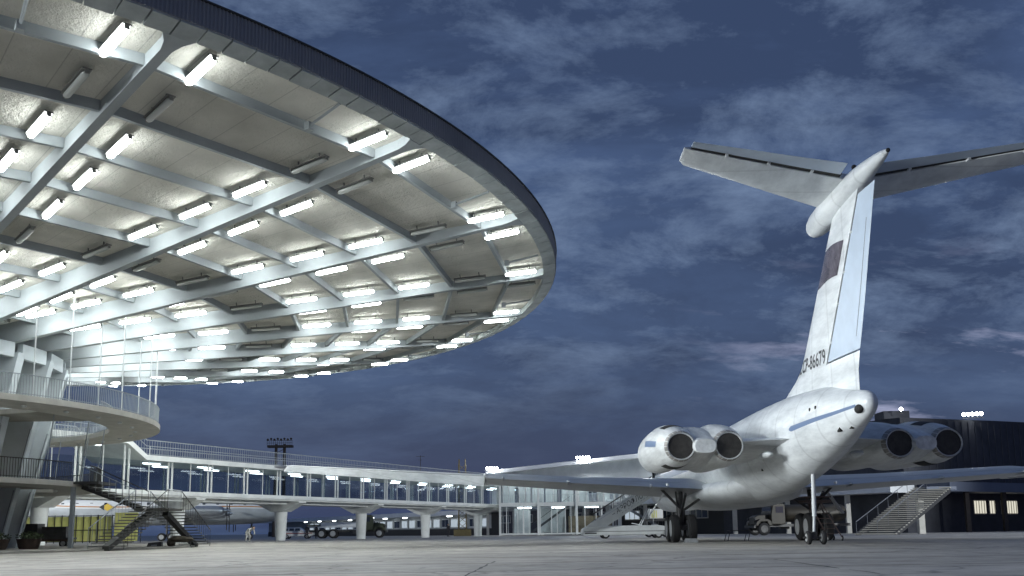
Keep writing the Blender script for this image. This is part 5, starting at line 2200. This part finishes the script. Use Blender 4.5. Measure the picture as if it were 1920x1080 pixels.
for k in (-1, 0.1):
    mb = MB()
    o_ = sd_ * 1.42 * k
    mb.tube(b_ + o_ + Vector((0, 0, .95)), t_ + o_ + Vector((0, 0, .95)), .035, n=6)
    for i in range(0, 24, 4):
        p = b_.lerp(t_, i / 23) + o_
        mb.tube(p, p + Vector((0, 0, .95)), .02, n=5)
    mb.build('handrail', M['steel_grey'], es)
mb = MB(); mb.box((37.3, 85.8, 3.9), (2.6, 2.2, .3)); mb.build('top_landing', M['fascia_blue'], es)
mb = MB(); mb.box((34.6, 83.0, 1.5), (.5, .5, 3.0)); mb.build('support_pier', M['edge'], es)

# ================================================================== people
def skin_person(name, joints, edges, radii, material, loc, rz, label, hair_at, extra=None):
    t = thing(name, loc, rz, label, 'person')
    me = bpy.data.meshes.new('body')
    me.from_pydata(joints, edges, [])
    o = bpy.data.objects.new('body', me)
    COL.objects.link(o)
    o.parent = t
    me.materials.append(material)
    sk = o.modifiers.new('skin', 'SKIN')
    me.skin_vertices if False else None
    if not me.skin_vertices:
        bpy.context.view_layer.objects.active = o
    lay = me.skin_vertices[0].data if me.skin_vertices else None
    if lay is not None:
        for i, r_ in enumerate(radii):
            lay[i].radius = (r_, r_)
            lay[i].use_root = (i == 0)
    ss_ = o.modifiers.new('sub', 'SUBSURF'); ss_.levels = 1; ss_.render_levels = 2
    mb = MB(); mb.sphere(hair_at, .105, 12, 8, (1, 1.05, 1.25)); mb.build('head', M['skin'], t, local=True, smooth=True)
    mb = MB(); mb.sphere((hair_at[0], hair_at[1] + .015, hair_at[2] + .035), .112, 12, 8, (1, 1.05, 1.05)); mb.build('hair', M['hair'], t, local=True, smooth=True)
    return t


def standing(loc, rz, label, m, arm=0.0):
    J = [(0, 0, .95), (0, 0, 1.2), (0, 0, 1.45), (0, 0, 1.56), (-.2, 0, 1.43), (-.26, .03, 1.15), (-.25, -.08 - arm, .9), (.2, 0, 1.43), (.26, .03, 1.15),
         (.25, -.08, .88), (-.1, 0, .9), (-.11, -.02, .5), (-.11, .03, .08), (-.11, -.12, .04), (.1, 0, .9), (.12, -.04, .5), (.13, .03, .08), (.13, -.12, .04)]
    E = [(0, 1), (1, 2), (2, 3), (2, 4), (4, 5), (5, 6), (2, 7), (7, 8), (8, 9), (0, 10), (10, 11), (11, 12), (12, 13), (0, 14), (14, 15), (15, 16), (16, 17)]
    Rd = [.15, .14, .14, .06, .07, .055, .04, .07, .055, .04, .1, .075, .055, .04, .1, .075, .055, .04]
    return skin_person('person', J, E, Rd, m, loc, rz, label, (0, -.01, 1.68))


standing((-27.2, 128.5, 0), 0.4, 'person in dark clothes standing left of the pair by the lorry tail', M['cloth_dark'])
standing((-26.0, 128.6, 0), -0.5, 'person in dark clothes standing nearest to the lorry tail', M['cloth_dark'], .1)
standing((-9.0, 134, 0), 0.9, 'person in dark clothes standing beside the last but one gallery column', M['cloth_dark'], .05)
J = [(0, 0, .88), (.05, -.2, 1.05), (.08, -.45, 1.15), (.1, -.55, 1.17), (-.13, -.45, 1.12), (-.2, -.5, .85), (-.15, -.6, .6), (.3, -.42, 1.12), (.36, -.5, .85),
     (.3, -.62, .62), (-.1, 0, .84), (-.14, -.08, .46), (-.14, .06, .08), (-.14, -.1, .04), (.1, 0, .84), (.2, -.1, .46), (.22, .06, .08), (.22, -.1, .04)]
E = [(0, 1), (1, 2), (2, 3), (2, 4), (4, 5), (5, 6), (2, 7), (7, 8), (8, 9), (0, 10), (10, 11), (11, 12), (12, 13), (0, 14), (14, 15), (15, 16), (16, 17)]
Rd = [.16, .16, .15, .06, .08, .06, .04, .08, .06, .04, .11, .085, .06, .045, .11, .085, .06, .045]
skin_person('person', J, E, Rd, M['cloth_white'], (-22.9, 84.0, 0), R(50), 'person in pale clothes bending forward on the apron right of the stairs', (.13, -.68, 1.22))

# ================================================================== small things by the terminal
bx = thing('equipment_box', (-19.3, 52.6, 0), R(10), 'low dark box lying under the forked stairs', 'box')
mb = MB(); extrude_profile(mb, [(-.4, 0), (-.3, .28), (.35, .34), (.4, 0)], -.25, .25); mb.build('box_body', M['metal_dark'], bx, local=True)
mb = MB(); mb.box((0, -.26, .15), (.3, .03, .06)); mb.build('handle', M['rail'], bx, local=True)
cart = thing('covered_handcart', (-18.2, 53.4, 0), 0, 'brown covered handcart under the forked stairs right of the low box', 'handcart')
mb = MB(); mb.sphere((0, 0, .45), .55, 14, 8, (1.3, .6, .33)); mb.sphere((-.5, 0, .28), .25, 10, 6); mb.build('cover', M['case'], cart, local=True, smooth=True)
mb = MB()
for x in (-.3, .55):
    mb.bar((x, -.2, .4), (x + .12, -.2, 0.0), .03); mb.bar((x, .2, .4), (x - .12, .2, 0.0), .03)
mb.build('legs', M['metal_dark'], cart, local=True)


def planter(loc, sc, label):
    t = thing('planter', loc, 0, label, 'planter', 'planters by the terminal fins')
    mb = MB(); rows = []
    for z, r_ in ((0, .38), (.1, .42), (.45, .5), (.5, .52)):
        rows.append([(r_ * sc * 1.5 * math.cos(2 * PI * i / 16), r_ * sc * math.sin(2 * PI * i / 16), z) for i in range(16)])
    mb.loft(rows); mb.build('tub', M['planter'], t, local=True, smooth=True)
    mb = MB()
    for i in range(260):
        a = random.uniform(0, 2 * PI); r_ = random.uniform(0, .6) * sc; z = .5 + random.uniform(0, .35) * (1.1 - r_)
        c = Vector((1.4 * r_ * math.cos(a), r_ * math.sin(a), z))
        u = Vector((random.uniform(-1, 1), random.uniform(-1, 1), random.uniform(-.3, 1))).normalized() * .07
        v = u.orthogonal().normalized() * .035
        mb.add([c - u, c + v, c + u, c - v], [(0, 1, 2, 3)])
    mb.build('foliage', M['leaf'], t, local=True)
    return t


planter((-24.8, 46.6, .09), 1.0, 'low brown planter of leaves at the far left foot of the terminal fins')
planter((-23.9, 48.2, .09), .8, 'smaller brown planter of leaves right of the larger one by the terminal fins')
bc = thing('baggage_cart', (-29.6, 62.0, 0), R(5), 'dark baggage cart loaded with grey boxes behind the terminal fins', 'baggage cart')
mb = MB(); mb.box((0, 0, .55), (3.2, 1.3, .12)); mb.box((-1.0, 0, 1.05), (1.2, 1.2, .9)); mb.box((.6, 0, .95), (1.5, 1.2, .7)); mb.build('load', M['metal_dark'], bc, local=True)
mb = MB(); mb.box((0, -.66, .45), (3.3, .05, .14)); mb.build('side_board', M['planter'], bc, local=True)
for x in (-1.2, 1.2):
    for y in (-.55, .55):
        wheel(bc, (x, y, .25), .25, .14, axis_x=False)

# tar-filled seams between the concrete slabs
M['tar'] = mat('tar_seam', (0.07, 0.068, 0.065), 0.7, var=0.4, vscale=1.5)


def seam(p, q, w, wob=0.10):
    p, q = Vector(p), Vector(q)
    d = (q - p).normalized()
    n = Vector((-d.y, d.x))
    L_ = (q - p).length
    k = max(8, int(L_ / 0.5))
    m = MB()
    V, F = [], []
    off = 0.0
    for i in range(k + 1):
        off = off * 0.9 + random.uniform(-wob, wob) * 0.35
        ww = w * random.uniform(0.35, 1.25)
        c = p.lerp(q, i / k) + n * off
        a, b = c - n * ww / 2, c + n * ww / 2
        V += [(a.x, a.y, 0.004), (b.x, b.y, 0.004)]
        if i and random.random() > 0.10:
            F.append((2 * i - 2, 2 * i - 1, 2 * i + 1, 2 * i))
    m.add(V, F)
    return m


sm = MB()
for Y, w in ((17.2, .07), (19.4, .07), (22.2, .09), (25.6, .10), (30.0, .12), (35.6, .16), (43.0, .22), (52.5, .3), (66.0, .4)):
    e_ = seam((-Y * .5 if Y < 36 else -16, Y + 1.0), (Y * .62, Y - 1.2), w)
    sm.add(e_.v, e_.f)
for X, y0, y1 in ((-6.5, 15.5, 34), (-0.8, 14, 22), (5.2, 14, 21), (11.5, 24, 34), (-13, 25, 40)):
    e_ = seam((X, y0), (X + (y1 - y0) * 0.05, y1), .06)
    sm.add(e_.v, e_.f)
tag(sm.build('tar_seams', M['tar']), kind='structure')

# painted kerb dashes on the apron by the low wing and pavilion
kb = MB()
for i in range(26):
    x = -16 + i * 1.7
    if i % 2 == 0:
        kb.add([(x, 118.0, .004), (x + 1.6, 118.0, .004), (x + 1.6, 118.5, .004), (x, 118.5, .004)], [(0, 1, 2, 3)])
M['line_paint'] = mat('line_paint', (0.62, 0.62, 0.60), 0.7, var=0.2, vscale=2)
tag(kb.build('road_marking', M['line_paint']), kind='structure')

# ================================================================== unseen masts added as fill light for aircraft, gallery and apron
def add_fill_mast(loc, aim, watts, label, h, spot=100, blend=.8, soft=1.0, col=(0.93, 0.98, 1.0)):
    t = thing('added_fill_mast', loc, 0, label, 'floodlight mast')
    mb = MB(); mb.tube((loc[0], loc[1], 0), (loc[0], loc[1], h), .22, .12, n=12); mb.build('pole', M['metal'], t, smooth=True)
    d = (Vector(aim) - Vector((loc[0], loc[1], h))).normalized()
    sdv = d.cross(Vector((0, 0, 1))).normalized()
    mb = MB(); mb.bar(Vector((loc[0], loc[1], h)) - sdv * 1.2, Vector((loc[0], loc[1], h)) + sdv * 1.2, .1); mb.build('crossbar', M['metal'], t)
    for k in (-1, 0, 1):
        c = Vector((loc[0], loc[1], h + .25)) + sdv * k * .9
        mb = MB(); mb.tube(c - d * .25, c + d * .1, .14, .28, n=14); ho = mb.build('lamp_head', M['metal_dark'], t)
        mb = MB(); mb.tube(c + d * .105, c + d * .12, .25, .25, n=14); mb.build('lamp_glass', M['flood'], ho)
    ld_ = bpy.data.lights.new('added_fill_beam', 'SPOT')
    ld_.energy = watts
    ld_.color = col
    ld_.spot_size = R(spot)
    ld_.spot_blend = blend
    ld_.shadow_soft_size = soft
    lo_ = bpy.data.objects.new('added_fill_beam', ld_)
    COL.objects.link(lo_)
    p = Vector((loc[0], loc[1], h + .3)) + d * .45
    q = d.to_track_quat('-Z', 'Y')
    lo_.parent = t
    lo_.matrix_parent_inverse = Matrix.Identity(4)
    lo_.location = p - Vector(loc)
    lo_.rotation_mode = 'QUATERNION'
    lo_.rotation_quaternion = q
    return t


add_fill_mast((-27.0, 33.0, 0), (12, 39.5, 7.5), 30000.0, 'short added off-frame fill-light mast under the edge of the round canopy', 5.0, spot=50, blend=1.0, soft=2.0)
add_fill_mast((-68.0, 84.0, 0), (-44, 117, 3), 60000.0, 'added off-frame fill-light mast behind the round terminal', 12.0, spot=60, blend=.8)

add_fill_mast((95.0, 20.0, 0), (-18, 108, 3), 330000.0, 'tall added off-frame fill-light mast on the apron beyond the right wing tip', 20.0, spot=42, blend=.6)

add_fill_mast((-40.0, 14.0, 0), (2, 24, 0), 85000.0, 'tall added off-frame fill-light mast outside the near rim of the round canopy', 12.0, spot=54, blend=1.0, soft=1.0)
